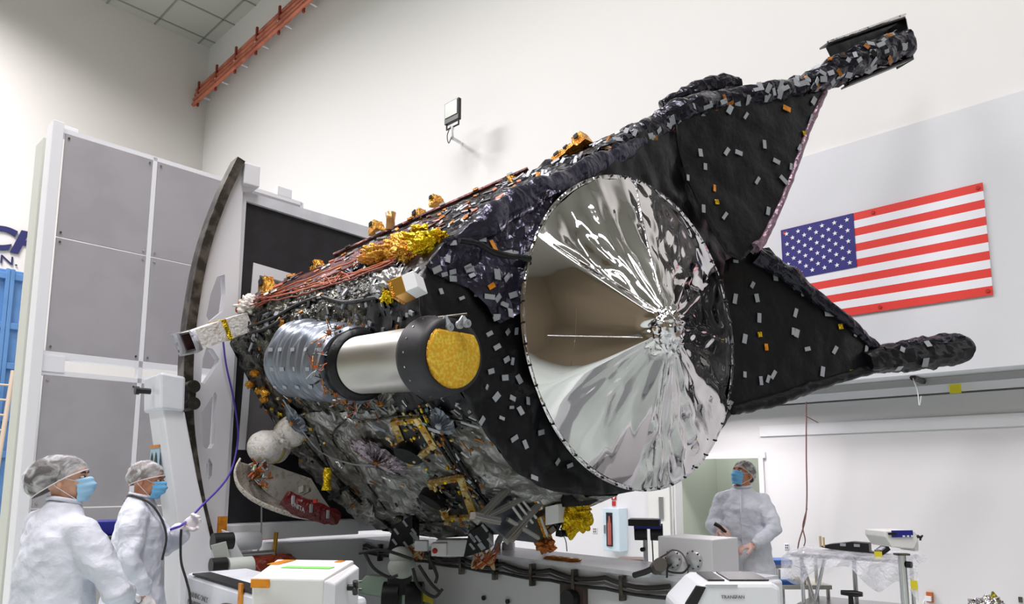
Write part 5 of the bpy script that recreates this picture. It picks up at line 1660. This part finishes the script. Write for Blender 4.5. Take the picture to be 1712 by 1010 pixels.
    for s in (-1, 1):
        u = 0 if s < 0 else 1
        MB().tube(catmull([mk(u, .05), HT((-.005, s * .083, .016)), HT((-.03, s * .082, -.015)), HT((-.0, s * .077, -.05)), mk(u, .9)], 6), .0016 * k, white, 5).obj('ear_loop', mo)
    # ---- gown
    gm = MB()
    hemr = [(hem, .235, .275, -.01), (.7, .20, .25, 0), (.95, .165, .225, 0), (1.15, .15, .205, .0), (1.3, .142, .195, 0), (1.38, .11, .165, -.01), (1.43, .085, .115, -.012), (1.485, .066, .074, -.01)]
    gm.rings([ringb(z, rx, ry, x0, 36) for z, rx, ry, x0 in hemr], gown)
    for s, (el, wr, hd, pn, curl) in zip((1, -1), arms):
        sh = bodyT((-.005, s * .165, 1.355)); el, wr = V(el), V(wr)
        d2 = (wr - el).normalized()
        gm.tube([G(bodyT((-.005, s * .09, 1.375))), G(sh), G(sh.lerp(el, .3)), G(sh.lerp(el, .65)), G(el), G(el.lerp(wr, .3)), G(el.lerp(wr, .7)), G(el.lerp(wr, .84)), G(el.lerp(wr, .93))], [.075 * k, .082 * k, .078 * k, .074 * k, .072 * k, .068 * k, .06 * k, .046 * k, .041 * k], gown, 24)
    go = gm.obj('gown', root); remesh(go, .0125, 3, [('CLOUDS', .30, .055), ('CLOUDS', .11, .032)])
    # collar and cuffs
    col = [G(bodyT((-.008 + .068 * math.cos(2 * PI * i / 30), .074 * math.sin(2 * PI * i / 30), 1.49 + .012 * math.cos(2 * PI * i / 30 + PI)))) for i in range(31)]
    MB().rings([[p for p in col], [p + V((0, 0, -.03)) + (p - G(neck)) * .06 for p in col], [p + V((0, 0, .008)) for p in col]], gown, cap=False).obj('collar', go, solid=.004) if False else MB().tube(col, .011 * k, gown, 8, cap=False).obj('collar', root)
    fl_ = []
    for i in range(24):
        z = 1.45 - i * .042
        rx = .155 if z > .95 else .175
        tt = bodyT((max(.07, .158 - max(0, z - 1.28) * .5) + max(0, .95 - z) * .12, .0, z)); fl_.append(G(tt))
    MB().tube(fl_, .007, gown, 6).obj('front_placket', root)
    for s in (-1, 1):
        lg = MB(); lg.tube([G((0, s * .1, .60)), G((0, s * .11, .3)), G((-.02, s * .115, .08))], [.11 * k, .09 * k, .075 * k], gown, 18); lg.obj('trouser_leg', root)
        sc_ = MB(); sc_.ell(G((.05, s * .12, .05)), (.15 * k, .065 * k, .055 * k), gown, (R @ V((1, 0, 0)), R @ V((0, 1, 0)), UP), 18, 10); sc_.obj('shoe_cover', root)
    return root, G, HT, hands


DEG = PI / 180
# left, nearest: seen from behind, looking up to the right
X0 = (92 - 856) / 1211 * 3.6
w1 = build_person('person nearest the camera in white gown and large hair net, seen from behind', (X0 + .03, 3.6, 0), 62 * DEG, 1.0, .06, -46 * DEG, -10 * DEG,
                  [((.10, .27, 1.12), (.27, .10, 1.06), (.8, -.6, .1), (0, -.2, -1), .5), ((.10, -.34, 1.06), (.30, -.12, 1.0), (.6, .8, .05), (0, .2, -1), .5)],
                  hairm, skinl, maskl, (.62, .5, 1), glove)
# second: facing right, one hand raised to the cable
w2 = build_person('person with grey hair facing right, raising a gloved hand to the purple cable', ((236 - 856) / 1211 * 4.8, 4.8, 0), 18 * DEG, 1.0, .03, -12 * DEG, 4 * DEG,
                  [((.16, .22, 1.12), (.27, .10, 1.27), (.75, -.2, .6), (-.1, -.9, .2), .7), ((.0, -.27, 1.12), (.12, -.24, .86), (.25, .05, -.95), (.1, .9, .1), .5)],
                  hairg, skin, maskm, (.12, .1, 2), glove)
# lanyard on the second person
_, G2, HT2, hands2 = w2
MB().tube(catmull([G2((-.075, 0, 1.485)), G2((-.03, -.075, 1.49)), G2((.075, -.09, 1.44)), G2((.15, -.10, 1.34)), G2((.19, -.12, 1.22)), G2((.175, -.13, 1.08))], 6), .007, cablek, 6).obj('black_cord', w2[0])
# third: behind the base, face turned up to the left
w3 = build_person('person in white gown standing by the low bay opening, looking up to the left', ((1240 - 856) / 1211 * 6.6, 6.6, 0), 246 * DEG, 1.03, .02, -34 * DEG, -20 * DEG,
                  [((.10, .26, 1.12), (.24, .08, .99), (.6, -.75, -.1), (-.2, .1, -.9), .75), ((.06, -.25, 1.14), (.25, -.17, 1.13), (.7, .5, -.3), (-.1, .6, -.7), .8)],
                  hairm, skin, maskm, (.10, .15, 3), gloveP)
_, G3, HT3, hands3 = w3
q = hands3[1][1]
o = MB().tube([q + V((-.06, -.06, .045)), q + V((-.02, -.08, .02)), q + V((.03, -.09, -.03)), ], [.018, .016, .012], blackpl, 10)
tag(o.obj('handheld_torch'), 'small black torch held by the person near the low bay', 'torch')
# purple cable from the raised hand to the plate
q = hands2[0][1] + V((.06, -.02, .05))
pts = [q + V((-.12, -.05, -.06)), q + V((-.04, -.03, -.02)), S(338, 845, -2.5), S(368, 815, -2.9), S(385, 790, -3.1), S(394, 760, -3.3), S(398, 720, -3.36), S(390, 665, -3.36), S(378, 610, -3.36), S(373, 570, -3.34)]
tag(MB().tube(catmull(pts, 8), .009, purple, 8).obj('purple_cable'), 'purple cable running from the raised gloved hand up to the white plate', 'cable')
MB
q = atY(300, 915, 4.9)
pts = [atY(303, 885, 4.95), atY(302, 905, 4.95), atY(303, 940, 4.95), atY(312, 972, 4.95), atY(318, 1005, 4.95), V((atY(322, 1010, 4.95).x, 4.95, .45)), V((-2.15, 4.95, .02))]
tag(MB().tube(catmull(pts, 6), .008, cablek, 6).obj('black_cable'), 'thin black cable hanging in front of the white pillar to the floor', 'cable')
pts = [S(437, 820, -2.9), S(437, 880, -2.95), S(434, 915, -3.0), S(420, 930, -3.0), S(400, 932, -2.95)]
tag(MB().tube(catmull(pts, 6), .007, tape, 6).obj('pale_cable'), 'pale cable hanging from the white skirt to the fixture motor', 'cable')
# ------------------------------------------------------------------ equipment around the fixture
# white blower case in the foreground with green and amber tape
ca = (atY(421, 967, 2.62), atY(541, 979, 2.58)); cbk = (atY(463, 928, 3.2), atY(592, 935, 3.16))
zt_ = sum(p.z for p in ca + cbk) / 4
f0, f1 = V((ca[0].x, ca[0].y, zt_)), V((ca[1].x, ca[1].y, zt_)); k0, k1 = V((cbk[0].x, cbk[0].y, zt_)), V((cbk[1].x, cbk[1].y, zt_))
t = thing('blower_case', (f0 + k1) / 2 - UP * (zt_), 'white blower case with green and amber tape in the foreground', 'blower')
dn = UP * -.26; ins = (k1 - k0).normalized() * .03
mb = MB(); prof = [f0, f1, k1, k0]
mb.hexa([f0 + dn + (k0 - f0) * .1, f1 + dn + (k1 - f1) * .1, k1 + dn, k0 + dn], [f0, f1, k1, k0], mat('bright_white_case', '#e9e7e6', .35))
mb.obj('case', t, bevel=.008)
rt = (k1 - k0).normalized()
mb = MB(); mb.hexa([f1 + dn * .95, k1 + dn * .95, k1 + dn * .05, f1 + dn * .02], [f1 + dn * .95 + rt * .03 + (k1 - f1) * .1, k1 + dn * .95 + rt * .03 - (k1 - f1) * .06, k1 + dn * .1 + rt * .03 - (k1 - f1) * .06, f1 + dn * .1 + rt * .03 + (k1 - f1) * .1], white); mb.obj('side_bracket', t, bevel=.006)
nf = (k0 - f0).normalized()
def onTop(u, v): return f0.lerp(f1, u).lerp(k0.lerp(k1, u), v)
def top_tape(u, v, w_, h_, m, nm):
    c = onTop(u, v) + UP * .002; d = (f1 - f0).normalized(); MB().box(c, (w_, h_, .002), m, (d, UP.cross(d), UP)).obj(nm, t)


top_tape(.56, .52, .20, .055, greentape, 'green_tape'); top_tape(.12, .8, .05, .16, orangetape, 'amber_tape'); top_tape(.85, .9, .03, .05, orangetape, 'amber_tape')
dfr = (f1 - f0).normalized(); nfr = dfr.cross(UP)
for u, z, w_, h_ in ((.12, -.02, .07, .03), (.28, -.11, .07, .03)):
    MB().box(f0.lerp(f1, u) + UP * z + nfr * -.0 - (k0 - f0).normalized() * .004 + (k0 - f0) * (-z / .26) * .1, (w_, .004, h_), orangetape, (dfr, nfr, UP)).obj('amber_tape', t)
q = f1.lerp(k1, .5) + rt * .05 - UP * .07
mb = MB(); mb.cyl(q - rt * .03, q + rt * .02, .012, blackpl, 12)
for k in range(4):
    a = k * PI / 2 + .4; e = (nf * math.cos(a) + UP * math.sin(a)); mb.tube([q + rt * .012, q + rt * .012 + e * .028], [.009, .011], blackpl, 8)
mb.obj('star_knob', t)
q = f0.lerp(f1, .12) - UP * .14 - nf * .02; mb = MB(); mb.tube([q, q - UP * .1], [.03, .04], white, 12); mb.obj('hose_fitting', t)
MB().tube(catmull([q + V((0, -.01, .02)), q + V((.03, -.03, .03)), q + V((.06, -.03, -.03)), q + V((.06, 0, -.1))], 5), .009, cablek, 6).obj('cord', t)
c = (f0 + k1) / 2
mb = MB(); mb.cyl(V((c.x, c.y, .05)), V((c.x, c.y, zt_ - .25)), .02, chrome, 16); mb.obj('pole', t)
mb = MB()
for a in range(3):
    mb.tube([V((c.x, c.y, .22)), V((c.x + .3 * math.cos(a * 2.1), c.y + .3 * math.sin(a * 2.1), .02))], .014, darkst, 8)
mb.obj('tripod_base', t)


def stand_blower(px, py, Y, w_, label, face, zbase=0.0, dark=False, ang=0.0, pole=True, knob_px=None):
    q = atY(px, py, Y); t = thing('blower_unit', V((q.x, q.y, zbase)), label, 'blower')
    e1 = V((math.cos(ang), math.sin(ang), 0)); e2 = V((-math.sin(ang), math.cos(ang), 0)); h_ = w_ * .30
    e3 = UP
    return t, q, e1, e2, h_


# on a chrome pole at the right
Y = 4.6
t, q, e1, e2, h_ = stand_blower(1498, 905, Y, .3, 'white blower head with blue display on a chrome pole at right', None, ang=.15)
c = atY(1497, 902, Y); w_ = .235
mb = MB(); wh = mat('bright_white_case', '#e9e7e6', .35)
F = [c + e1 * a * w_ / 2 - e2 * .07 + UP * b for a, b in ((-1, .058), (.72, .058), (.9, .0), (.6, -.052), (-.66, -.04), (-1, .02))]
mb.prism(F, e2 * .2, wh); mb.obj('case', t, bevel=.006)
MB().box(c - e2 * .074 + UP * .04 + e1 * -.005, (w_ * .6, .008, .042), royal, (e1, e2, UP)).obj('blue_panel', t)
MB().box(c - e2 * .079 + UP * .041 + e1 * -.075, (.055, .006, .014), blackpl, (e1, e2, UP)).obj('display', t)
for k in range(3): MB().box(c - e2 * .08 + UP * .026 + e1 * (.0 + k * .028), (.014, .006, .01), white, (e1, e2, UP)).obj('button', t)
mb = MB(); mb.hexa([c + e1 * w_ * .34 - e2 * .05 + UP * .05, c + e1 * w_ * .62 - e2 * .02 + UP * .03, c + e1 * w_ * .6 - e2 * .02 - UP * .07, c + e1 * w_ * .4 - e2 * .05 - UP * .07], [p + e2 * .14 for p in (c + e1 * w_ * .34 - e2 * .05 + UP * .05, c + e1 * w_ * .62 - e2 * .02 + UP * .03, c + e1 * w_ * .6 - e2 * .02 - UP * .07, c + e1 * w_ * .4 - e2 * .05 - UP * .07)], wh); mb.obj('side_bracket', t, bevel=.004)
kq = c + e1 * w_ * .5 - e2 * .06 + UP * .018; mb = MB(); mb.cyl(kq + e2 * .02, kq - e2 * .02, .008, blackpl, 10)
for k in range(3): mb.tube([kq - e2 * .012, kq - e2 * .012 + (e1 * math.cos(k * 2.1 + .5) + UP * math.sin(k * 2.1 + .5)) * .02], .006, blackpl, 6)
mb.obj('star_knob', t)
pc = atY(1508, 935, Y + .02)
mb = MB(); mb.cyl(V((pc.x, pc.y, .04)), V((pc.x, pc.y, pc.z + .03)), .024, chrome, 20); mb.obj('pole', t)
MB().box(V((pc.x, pc.y, pc.z + .03)), (.08, .05, .012), darkst).obj('mount_plate', t)
MB().cyl(atY(1516, 944, Y) , atY(1516, 944, Y) + V((.02, -.02, 0)), .02, blackpl, 14).obj('clamp_knob', t)
mb = MB(); mb.lathe(V((pc.x, pc.y, 0)), UP, [(0, .24), (.02, .24), (.04, .05), (.06, .03)], darkst, 28); mb.obj('round_foot', t)
# dark one on the pole behind the base beam
Y = 6.1; c = atY(1077, 873, Y)
t = thing('blower_unit', V((c.x, c.y, 0)), 'black and blue blower head on a slim pole beside the electrical box', 'blower')
e1 = V((.97, -.24, 0)).normalized(); e2 = V((.24, .97, 0)).normalized(); e3 = (UP + e1 * -.0).normalized()
MB().box(c, (.25, .22, .055), blackpl, (e1, e2, e3)).obj('case', t, bevel=.006)
MB().box(c + e1 * .03 - UP * .035 , (.22, .2, .03), royal, (e1, e2, e3)).obj('blue_underside', t, bevel=.004)
MB().box(c + e1 * .128, (.01, .2, .06), royal, (e1, e2, e3)).obj('blue_end', t)
for o_x in (-.03, .10):
    q = c + e1 * o_x - UP * .08; MB().cyl(q - e1 * .05, q + e1 * .05, .07, blackpl, 24).obj('fan_housing', t, bevel=.006)
q = c + e1 * .005; mb = MB(); mb.cyl(V((q.x, q.y, .04)), V((q.x, q.y, c.z - .12)), .02, steel, 16); mb.obj('pole', t)
MB().cyl(V((q.x, q.y, 0)), V((q.x, q.y, .04)), .2, darkst, 24).obj('round_foot', t)
q2 = V((q.x - .02, q.y - .03, c.z - .22)); MB().cyl(q2, q2 + V((-.02, -.02, 0)), .018, blackpl, 12).obj('clamp_knob', t)
MB().tube(catmull([c + e1 * .06 - UP * .1, c + e1 * .065 - UP * .3, c + e1 * .06 - UP * .45], 6), .006, cableg, 6).obj('cord', t)
# the blue and black one behind the two people on the left
Y = 5.6; c = atY(165, 893, Y)
t = thing('blower_unit', V((c.x, c.y, 0)), 'blue and black blower head on a grey case between the two people at left', 'blower')
e1 = V((.95, .3, 0)).normalized(); e2 = V((-.3, .95, 0))
F = [c + e1 * a + UP * b for a, b in ((-.16, .03), (-.06, .095), (.3, .10), (.3, .0), (-.1, -.015))]
MB().prism(F, e2 * .25, royal).obj('blue_hood', t, bevel=.008)
MB().box(c + e1 * .12 - UP * .07, (.36, .24, .12), blackpl, (e1, e2, UP)).obj('case', t, bevel=.01)
MB().box(c + e1 * .12 - UP * .42, (.34, .28, .56), mat('warm_grey_case', '#a5a3a0', .5), (e1, e2, UP)).obj('cabinet', t, bevel=.01)
MB().cyl(c + e1 * .06 - UP * .2 - e2 * .16, c + e1 * .06 - UP * .2 - e2 * .14, .03, blackpl, 16).obj('dial', t)
mb = MB(); mb.box(V((c.x, c.y, .0)) + e1 * .12 + UP * .36, (.06, .06, .7), steel, (e1, e2, UP)); mb.obj('pole', t)
MB().cyl(V((c.x, c.y, 0)) + e1 * .12, V((c.x, c.y, .04)) + e1 * .12, .22, darkst, 24).obj('round_foot', t)

# white machine with black screens, lower right foreground
Y = 3.5
t = thing('white_machine', V((atY(1225, 1000, Y).x, Y + .2, 0)), 'white rounded machine with slanted black screens at the lower right foreground', 'machine')
P = lambda x, y, d=0: atY(x, y, Y + d)
ztm = P(1240, 975).z
def Pz(x, z, d=0):
    p = atY(x, 980, Y + d); return V((p.x, p.y, z))


mb = MB(); wm = mat('machine_white', '#e2e4ea', .3)
fr_ = [Pz(1135, .1), Pz(1135, ztm - .12), Pz(1172, ztm - .015), Pz(1182, ztm), Pz(1292, ztm), Pz(1306, ztm - .02), Pz(1309, .1)]
bk_ = [p + V((.02, .42, 0)) for p in fr_]
mb.prism(fr_, V((.02, .42, 0)), wm); mb.obj('body', t, bevel=.02)
mb = MB(); mb.hexa([P(1146, 1012, -.01), P(1166, 1012, -.01), P(1181, 982, -.01), P(1166, 980, -.01)], [p + V((0, .03, 0)) for p in (P(1146, 1012, -.01), P(1166, 1012, -.01), P(1181, 982, -.01), P(1166, 980, -.01))], blackpl); mb.obj('black_screen', t, bevel=.003)
for (xa, xb) in ((1184, 1212), (1220, 1286)):
    a, b = Pz(xa, ztm + .002, .06), Pz(xb, ztm + .002, .06)
    mb = MB(); mb.hexa([a, b, b + V((.02, .3, 0)), a + V((.02, .3, 0))], [p + UP * .006 for p in (a, b, b + V((.02, .3, 0)), a + V((.02, .3, 0)))], blackpl); mb.obj('top_grille', t)
text_obj('small_lettering', 'TRANSFAN', P(1206, 1001, -.004), V((1, 0, 0)), UP, .022, cableg, t, extrude=.001)
mb = MB(); mb.box(V((P(1225, 1000).x, Y + .2, .06)), (.4, .3, .1), darkst); mb.obj('base', t)
MB().tube([Pz(1180, ztm - .01, -.004), Pz(1233, ztm - .01, -.004)], .004, tape, 6).obj('panel_seam', t)
# hand wheel / grey bracket beside the person's hands
q = atY(1208, 950, 5.6)
t = thing('grey_bracket_stand', V((q.x, q.y, .0)), 'small grey upright bracket between the electrical box and the standing person', 'bracket')
MB().box(q + UP * .04, (.06, .06, .16), mat('mid_grey', '#8e9297', .4)).obj('upright', t, bevel=.006)
MB().box(q - UP * .06, (.12, .08, .04), MATS['mid_grey']).obj('foot', t, bevel=.004)
MB().cyl(V((q.x, q.y, 0)), q - UP * .06, .03, MATS['mid_grey'], 12).obj('post', t)
# red granite block behind the beam
q = atY(1058, 944, 7.0)
t = thing('granite_block', V((q.x, q.y, 0)), 'dark red speckled block with a pale top behind the base beam', 'block')
MB().box(V((q.x, q.y, (q.z + .04) / 2)), (.26, .26, q.z + .04), granite, (V((.97, -.24, 0)).normalized(), V((.24, .97, 0)).normalized(), UP)).obj('block', t, bevel=.004)
MB().box(V((q.x, q.y, q.z + .05)), (.26, .26, .02), mat('granite_top', '#a98f88', .5), (V((.97, -.24, 0)).normalized(), V((.24, .97, 0)).normalized(), UP)).obj('top_plate', t)

# table under clear plastic sheet at the right
Y = 6.9
zT = atY(1400, 925, Y).z
q0, q1 = atY(1318, 925, Y), atY(1520, 925, Y - .6)
t = thing('steel_table', V(((q0.x + q1.x) / 2, Y, 0)), 'steel legged work table draped with clear plastic sheet near the right wall', 'table')
ed = (V((q1.x, q1.y, 0)) - V((q0.x, q0.y, 0))); L_ = ed.length; ed.normalize(); en = V((-ed.y, ed.x, 0))
o0 = V((q0.x, q0.y, 0))
def TB_(u, v, z): p = o0 + ed * u * L_ + en * v; return V((p.x, p.y, z))


mb = MB(); mb.hexa([TB_(.02, 0, zT - .03), TB_(.98, 0, zT - .03), TB_(.98, .6, zT - .03), TB_(.02, .6, zT - .03)], [TB_(.02, 0, zT), TB_(.98, 0, zT), TB_(.98, .6, zT), TB_(.02, .6, zT)], steel); mb.obj('table_top', t, bevel=.004)
for u, v in ((.1, .05), (.93, .05), (.1, .55), (.93, .55)):
    MB().cyl(TB_(u, v, 0), TB_(u, v, zT - .03), .018, chrome, 12).obj('leg', t)
for v in (.05, .55):
    MB().tube([TB_(.1, v, .3), TB_(.93, v, .3)], .012, chrome, 8).obj('stretcher', t)
MB().tube([TB_(.1, .05, .1), TB_(.3, .05, zT - .05)], .016, chrome, 8).obj('brace', t)
MB().tube([TB_(.3, .05, .1), TB_(.1, .05, zT - .05)], .016, chrome, 8).obj('brace', t)
MB().cyl(TB_(.5, .3, .0), TB_(.5, .3, zT - .03), .02, steel, 12).obj('leg', t)
mb = MB(); mb.hexa([TB_(.05, 0, .42), TB_(.95, 0, .42), TB_(.95, .6, .42), TB_(.05, .6, .42)], [TB_(.05, 0, .45), TB_(.95, 0, .45), TB_(.95, .6, .45), TB_(.05, .6, .45)], steel); mb.obj('shelf', t)
# sheet: lies on the top and hangs down the front, higher in the middle
def sh_(u, v):
    uu = -.06 + u * 1.12
    hang = .24 - .19 * math.exp(-((uu - .42) / .15) ** 2) + .05 * math.sin(uu * 19)
    if v < .55:
        p = TB_(uu, .62 - v / .55 * .66, zT + .015 + .012 * noise.noise(V((uu * 9, v * 5, 0)) ) + max(0, abs(uu - .5) - .5) * -.9 + .03 * max(0, noise.noise(V((uu * 5, v * 4, 3)))))
    else:
        w_ = (v - .55) / .45
        p = TB_(uu, -.04 - .035 * math.sin(uu * 30 + w_ * 2) * w_ - .03 * w_, zT + .01 - hang * w_ + max(0, abs(uu - .5) - .5) * -.9)
    return p + V((0, 0, .008 * noise.noise(V((uu * 14, v * 12, 1)))))


o = MB().grid(sh_, 80, 40, film).obj('plastic_sheet'); tag(o, 'crumpled clear plastic sheet draped over the steel table', 'sheet')
# black harness device on the sheet
q = TB_(.42, .28, zT + .05)
t = thing('black_device', q - UP * .03, 'low black device with white labels lying on the plastic covered table', 'device')
F = [q + ed * a + UP * b for a, b in ((-.22, -.0), (-.12, .03), (.08, .06), (.22, .055), (.22, -.02), (.30, -.035), (.1, -.03), (-.1, -.02))]
MB().prism(F, en * .12, blackpl).obj('body', t, bevel=.004)
for a in (-.0, .12): MB().box(q + ed * a + UP * .03 - en * .004, (.05, .008, .025), tape, (ed, en, UP)).obj('label', t)
mb = MB(); mb.box(q + ed * .33 + UP * .0, (.1, .08, .05), blackpl, fr(V((.8, .1, .5)))); mb.box(q + ed * .33 - en * .03 + UP * .015, (.05, .05, .012), tape, fr(V((.8, .1, .5)))); mb.obj('hinged_flap', t)
MB().tube([q - ed * .2 + UP * .0, q - ed * .2 + UP * .1], .012, woodm, 8).obj('tan_post', t)
MB().tube([q - ed * .17 + UP * .0, q - ed * .17 + UP * .09], .01, woodm, 8).obj('tan_post', t)
MB().tube([q + ed * .3 + UP * .05, q + ed * .62 + UP * .02], .008, mat('red_brown_rod', '#9a4a34', .5), 8).obj('rod', t)
o = MB().box(TB_(.76, -.0, zT + .02), (.06, .01, .08), yellow, (ed, en, UP)).obj('yellow_tag'); tag(o, 'yellow tag at the front edge of the plastic covered table', 'tag')
o = MB().box(TB_(1.03, -.08, zT - .2), (.05, .01, .09), yellow, (ed, en, UP)).obj('yellow_tag'); tag(o, 'yellow tag low on the sheet just right of the chrome pole', 'tag')
# drill on the shelf
q = TB_(.52, .12, .50)
t = thing('cordless_drill', TB_(.52, .12, .45), 'black cordless drill standing on the shelf under the table', 'drill')
q = atY(1422, 992, q.y); q.z = max(q.z, .5); dd = V((0, 0, q.z - .5))
MB().tube([q - ed * .08, q + ed * .04, q + ed * .1], [.022, .03, .02], blackpl, 12).obj('motor_housing', t)
MB().tube([q, q - UP * .12], [.02, .024], blackpl, 10).obj('grip', t)
MB().box(q - UP * .14, (.1, .07, .04), blackpl, (ed, en, UP)).obj('battery', t, bevel=.004)
MB().box(TB_(.5, .12, q.z - .19), (.3, .2, .06), mat('grey_bin', '#8f9196', .5), (ed, en, UP)).obj('tray', t, bevel=.004)
mb = MB(); zq = q.z - .22; mb.box(TB_(.5, .12, (.45 + zq) / 2), (.26, .18, max(.02, zq - .45)), white, (ed, en, UP)); mb.obj('bin', t)
# low bench left of the table with blue items
Y = 7.3; zb = atY(1325, 975, Y).z
t = thing('low_bench', V((atY(1330, 975, Y).x, Y, 0)), 'low pale bench left of the plastic covered table', 'bench')
q = atY(1338, 980, Y); MB().box(V((q.x, q.y + .1, zb - .02)), (.5, .5, .04), mat('bench_top', '#c9c8bd', .5)).obj('bench_top', t, bevel=.004)
for dx in (-.22, .22):
    for dy in (-.12, .32): MB().cyl(V((q.x + dx, q.y + dy, 0)), V((q.x + dx, q.y + dy, zb - .04)), .018, steel, 10).obj('leg', t)
q = atY(1312, 970, Y - .05)
t = thing('blue_scale', V((q.x, q.y, zb)), 'flat blue base tray lying on the low bench', 'tray')
MB().box(V((q.x, q.y, zb + .02)), (.22, .16, .04), mat('mid_blue', '#2f5fae', .4)).obj('tray_base', t, bevel=.006)
MB().box(V((q.x, q.y, zb + .045)), (.17, .12, .01), mat('pale_blue', '#7f9fd0', .4)).obj('tray_inlay', t)
MB().cyl(V((q.x - .05, q.y, zb + .05)), V((q.x - .05, q.y, zb + .14)), .012, steel, 10).obj('post', t)
q = atY(1336, 973, Y - .06)
t = thing('tape_roll', V((q.x, q.y, zb)), 'tan roll of tape lying beside the blue tray', 'roll')
MB().lathe(V((q.x, q.y, zb)), UP, [(0, .03), (0, .065), (.06, .065), (.06, .03), (0, .03)], woodm, 24, False).obj('tape_ring', t)
q = atY(1299, 940, 7.9); zs = q.z
t = thing('blue_stool', V((q.x, q.y, 0)), 'stool with blue and grey seat behind the standing person', 'stool')
MB().box(V((q.x, q.y, zs + .01)), (.24, .26, .05), mat('mid_blue', '#2f5fae', .4)).obj('seat', t, bevel=.008)
MB().box(V((q.x, q.y, zs - .03)), (.22, .24, .04), mat('mid_grey', '#8e9297', .4)).obj('seat_pan', t, bevel=.004)
MB().cyl(V((q.x, q.y, .05)), V((q.x, q.y, zs - .05)), .02, chrome, 12).obj('column', t)
for a in range(5):
    e = V((math.cos(a * 1.257), math.sin(a * 1.257), 0)); MB().tube([V((q.x, q.y, .1)), V((q.x, q.y, .05)) + e * .24], .014, darkst, 8).obj('leg', t)
# crumpled silver foil bundle at the lower right edge
q = atY(1648, 1012, 5.4)
t = thing('foil_bundle', V((q.x, q.y, 0)), 'crumpled silver and yellow foil bundle on a stand at the bottom right', 'bundle')
mb = MB(); mb.ell(q - UP * .02, (.13, .1, .085), silverr, None, 50, 34, f=lambda p: 1 + .6 * (crumple(p, 3, 2) - .4) + .3 * max(0, p.x) * max(0, p.z)); mb.obj('silver_foil', t)
mb = MB(); mb.tube([q + V((.08, -.02, -.04)), q + V((.055, -.02, .05)), q + V((.045, -.02, .10))], [.05, .03, .006], mat('olive_foil', '#8d8322', .35, metal=.6, crease=.6, crscale=14), 10); mb.obj('yellow_foil', t)
MB().cyl(V((q.x, q.y, 0)), q - UP * .08, .05, steel, 14).obj('stand', t)
# things under the spacecraft: cart with wheel, rust tarp, boxes
q = atY(672, 992, 6.4)
t = thing('wheeled_cart', V((q.x, q.y, 0)), 'pale green cart with twin black castors and yellow corner beneath the fixture beam', 'cart')
q0 = atY(595, 975, 7.0); 
MB().hexa([atY(x, y, 6.9) for x, y in ((585, 990), (712, 1012), (690, 968), (612, 962))], [atY(x, y, 6.9) + V((0, .25, -.02)) for x, y in ((585, 990), (712, 1012), (690, 968), (612, 962))], clip).obj('deck_plate', t, bevel=.01)
for px in (655, 694):
    w0 = atY(px, 1000, 6.5); MB().cyl(w0 - V((.07, 0, 0)), w0 + V((.07, 0, 0)), .14, blackpl, 28).obj('castor_wheel', t, bevel=.015)
q = atY(668, 978, 6.5); MB().box(q, (.2, .12, .16), blackpl).obj('castor_fork', t, bevel=.01)
MB().hexa([atY(x, y, 6.5) for x, y in ((708, 990), (718, 996), (724, 1010), (700, 1004))], [atY(x, y, 6.5) + V((0, .1, 0)) for x, y in ((708, 990), (718, 996), (724, 1010), (700, 1004))], yellow).obj('yellow_corner', t)
mb = MB(); z0 = atY(640, 990, 6.7).z; c0 = atY(640, 990, 6.7)
for dx in (-.3, .3):
    MB().box(V((c0.x + dx, 6.8, z0 / 2)), (.06, .3, z0), clip).obj('leg_block', t, bevel=.004)
for x in (560, 575, 590): MB().tube([atY(x, 968, 6.9), V((atY(x, 968, 6.9).x, 6.9, .05))], .015, steel, 8).obj('rail_post', t)
for y in (972, 985, 1000): MB().tube([atY(552, y, 6.9), atY(605, y, 6.9)], .01, steel, 6).obj('rail', t)
q = atY(436, 950, 7.0)
t = thing('rust_covered_bundle', V((q.x, q.y, 0)), 'rust orange covered bundle on the floor behind the blower case', 'bundle')
mb = MB(); mb.ell(V((q.x, q.y, q.z - .1)), (.30, .25, .26), rustbag, None, 50, 34, f=lambda p: 1 + .22 * (crumple(p, 2, 4) - .4)); mb.obj('tarp', t)
mb = MB(); mb.ell(V((q.x + .22, q.y, q.z - .06)), (.16, .2, .2), rustbag, None, 30, 20, f=lambda p: 1 + .2 * (crumple(p, 2, 7) - .4)); mb.obj('tarp_fold', t)
MB().box(V((q.x, q.y, (q.z - .3) / 2)), (.5, .45, q.z - .3), white2).obj('pallet_box', t, bevel=.01)
MB().tube([atY(458, 928, 6.9), atY(462, 890, 6.9)], .02, mat('brass', '#b58a3a', .3, metal=.9), 10).obj('brass_post', t)
# rack with red and white boxes seen through the fixture
q = atY(500, 915, 8.4)
t = thing('equipment_rack', V((q.x, q.y, 0)), 'low rack of white and red slatted boxes seen beyond the fixture', 'rack')
zq = q.z
MB().box(V((q.x, q.y, zq / 2 - .05)), (1.1, .5, zq), mat('rack_grey', '#b6b8b8', .5)).obj('case', t, bevel=.01)
for k in range(5):
    z = zq + .1 - k * .07
    MB().box(V((q.x, q.y - .27, z)), (1.05, .02, .018), redsign if k in (0, 2) else white).obj('slat', t)
for dx in (-.4, -.1, .25):
    MB().box(V((q.x + dx, q.y - .1, zq + .03)), (.24, .2, .1), rr.choice([white, clip, white2])).obj('small_box', t, bevel=.006)
MB().box(V((q.x - .1, q.y - .3, zq - .16)), (.9, .02, .10), white).obj('slat', t)
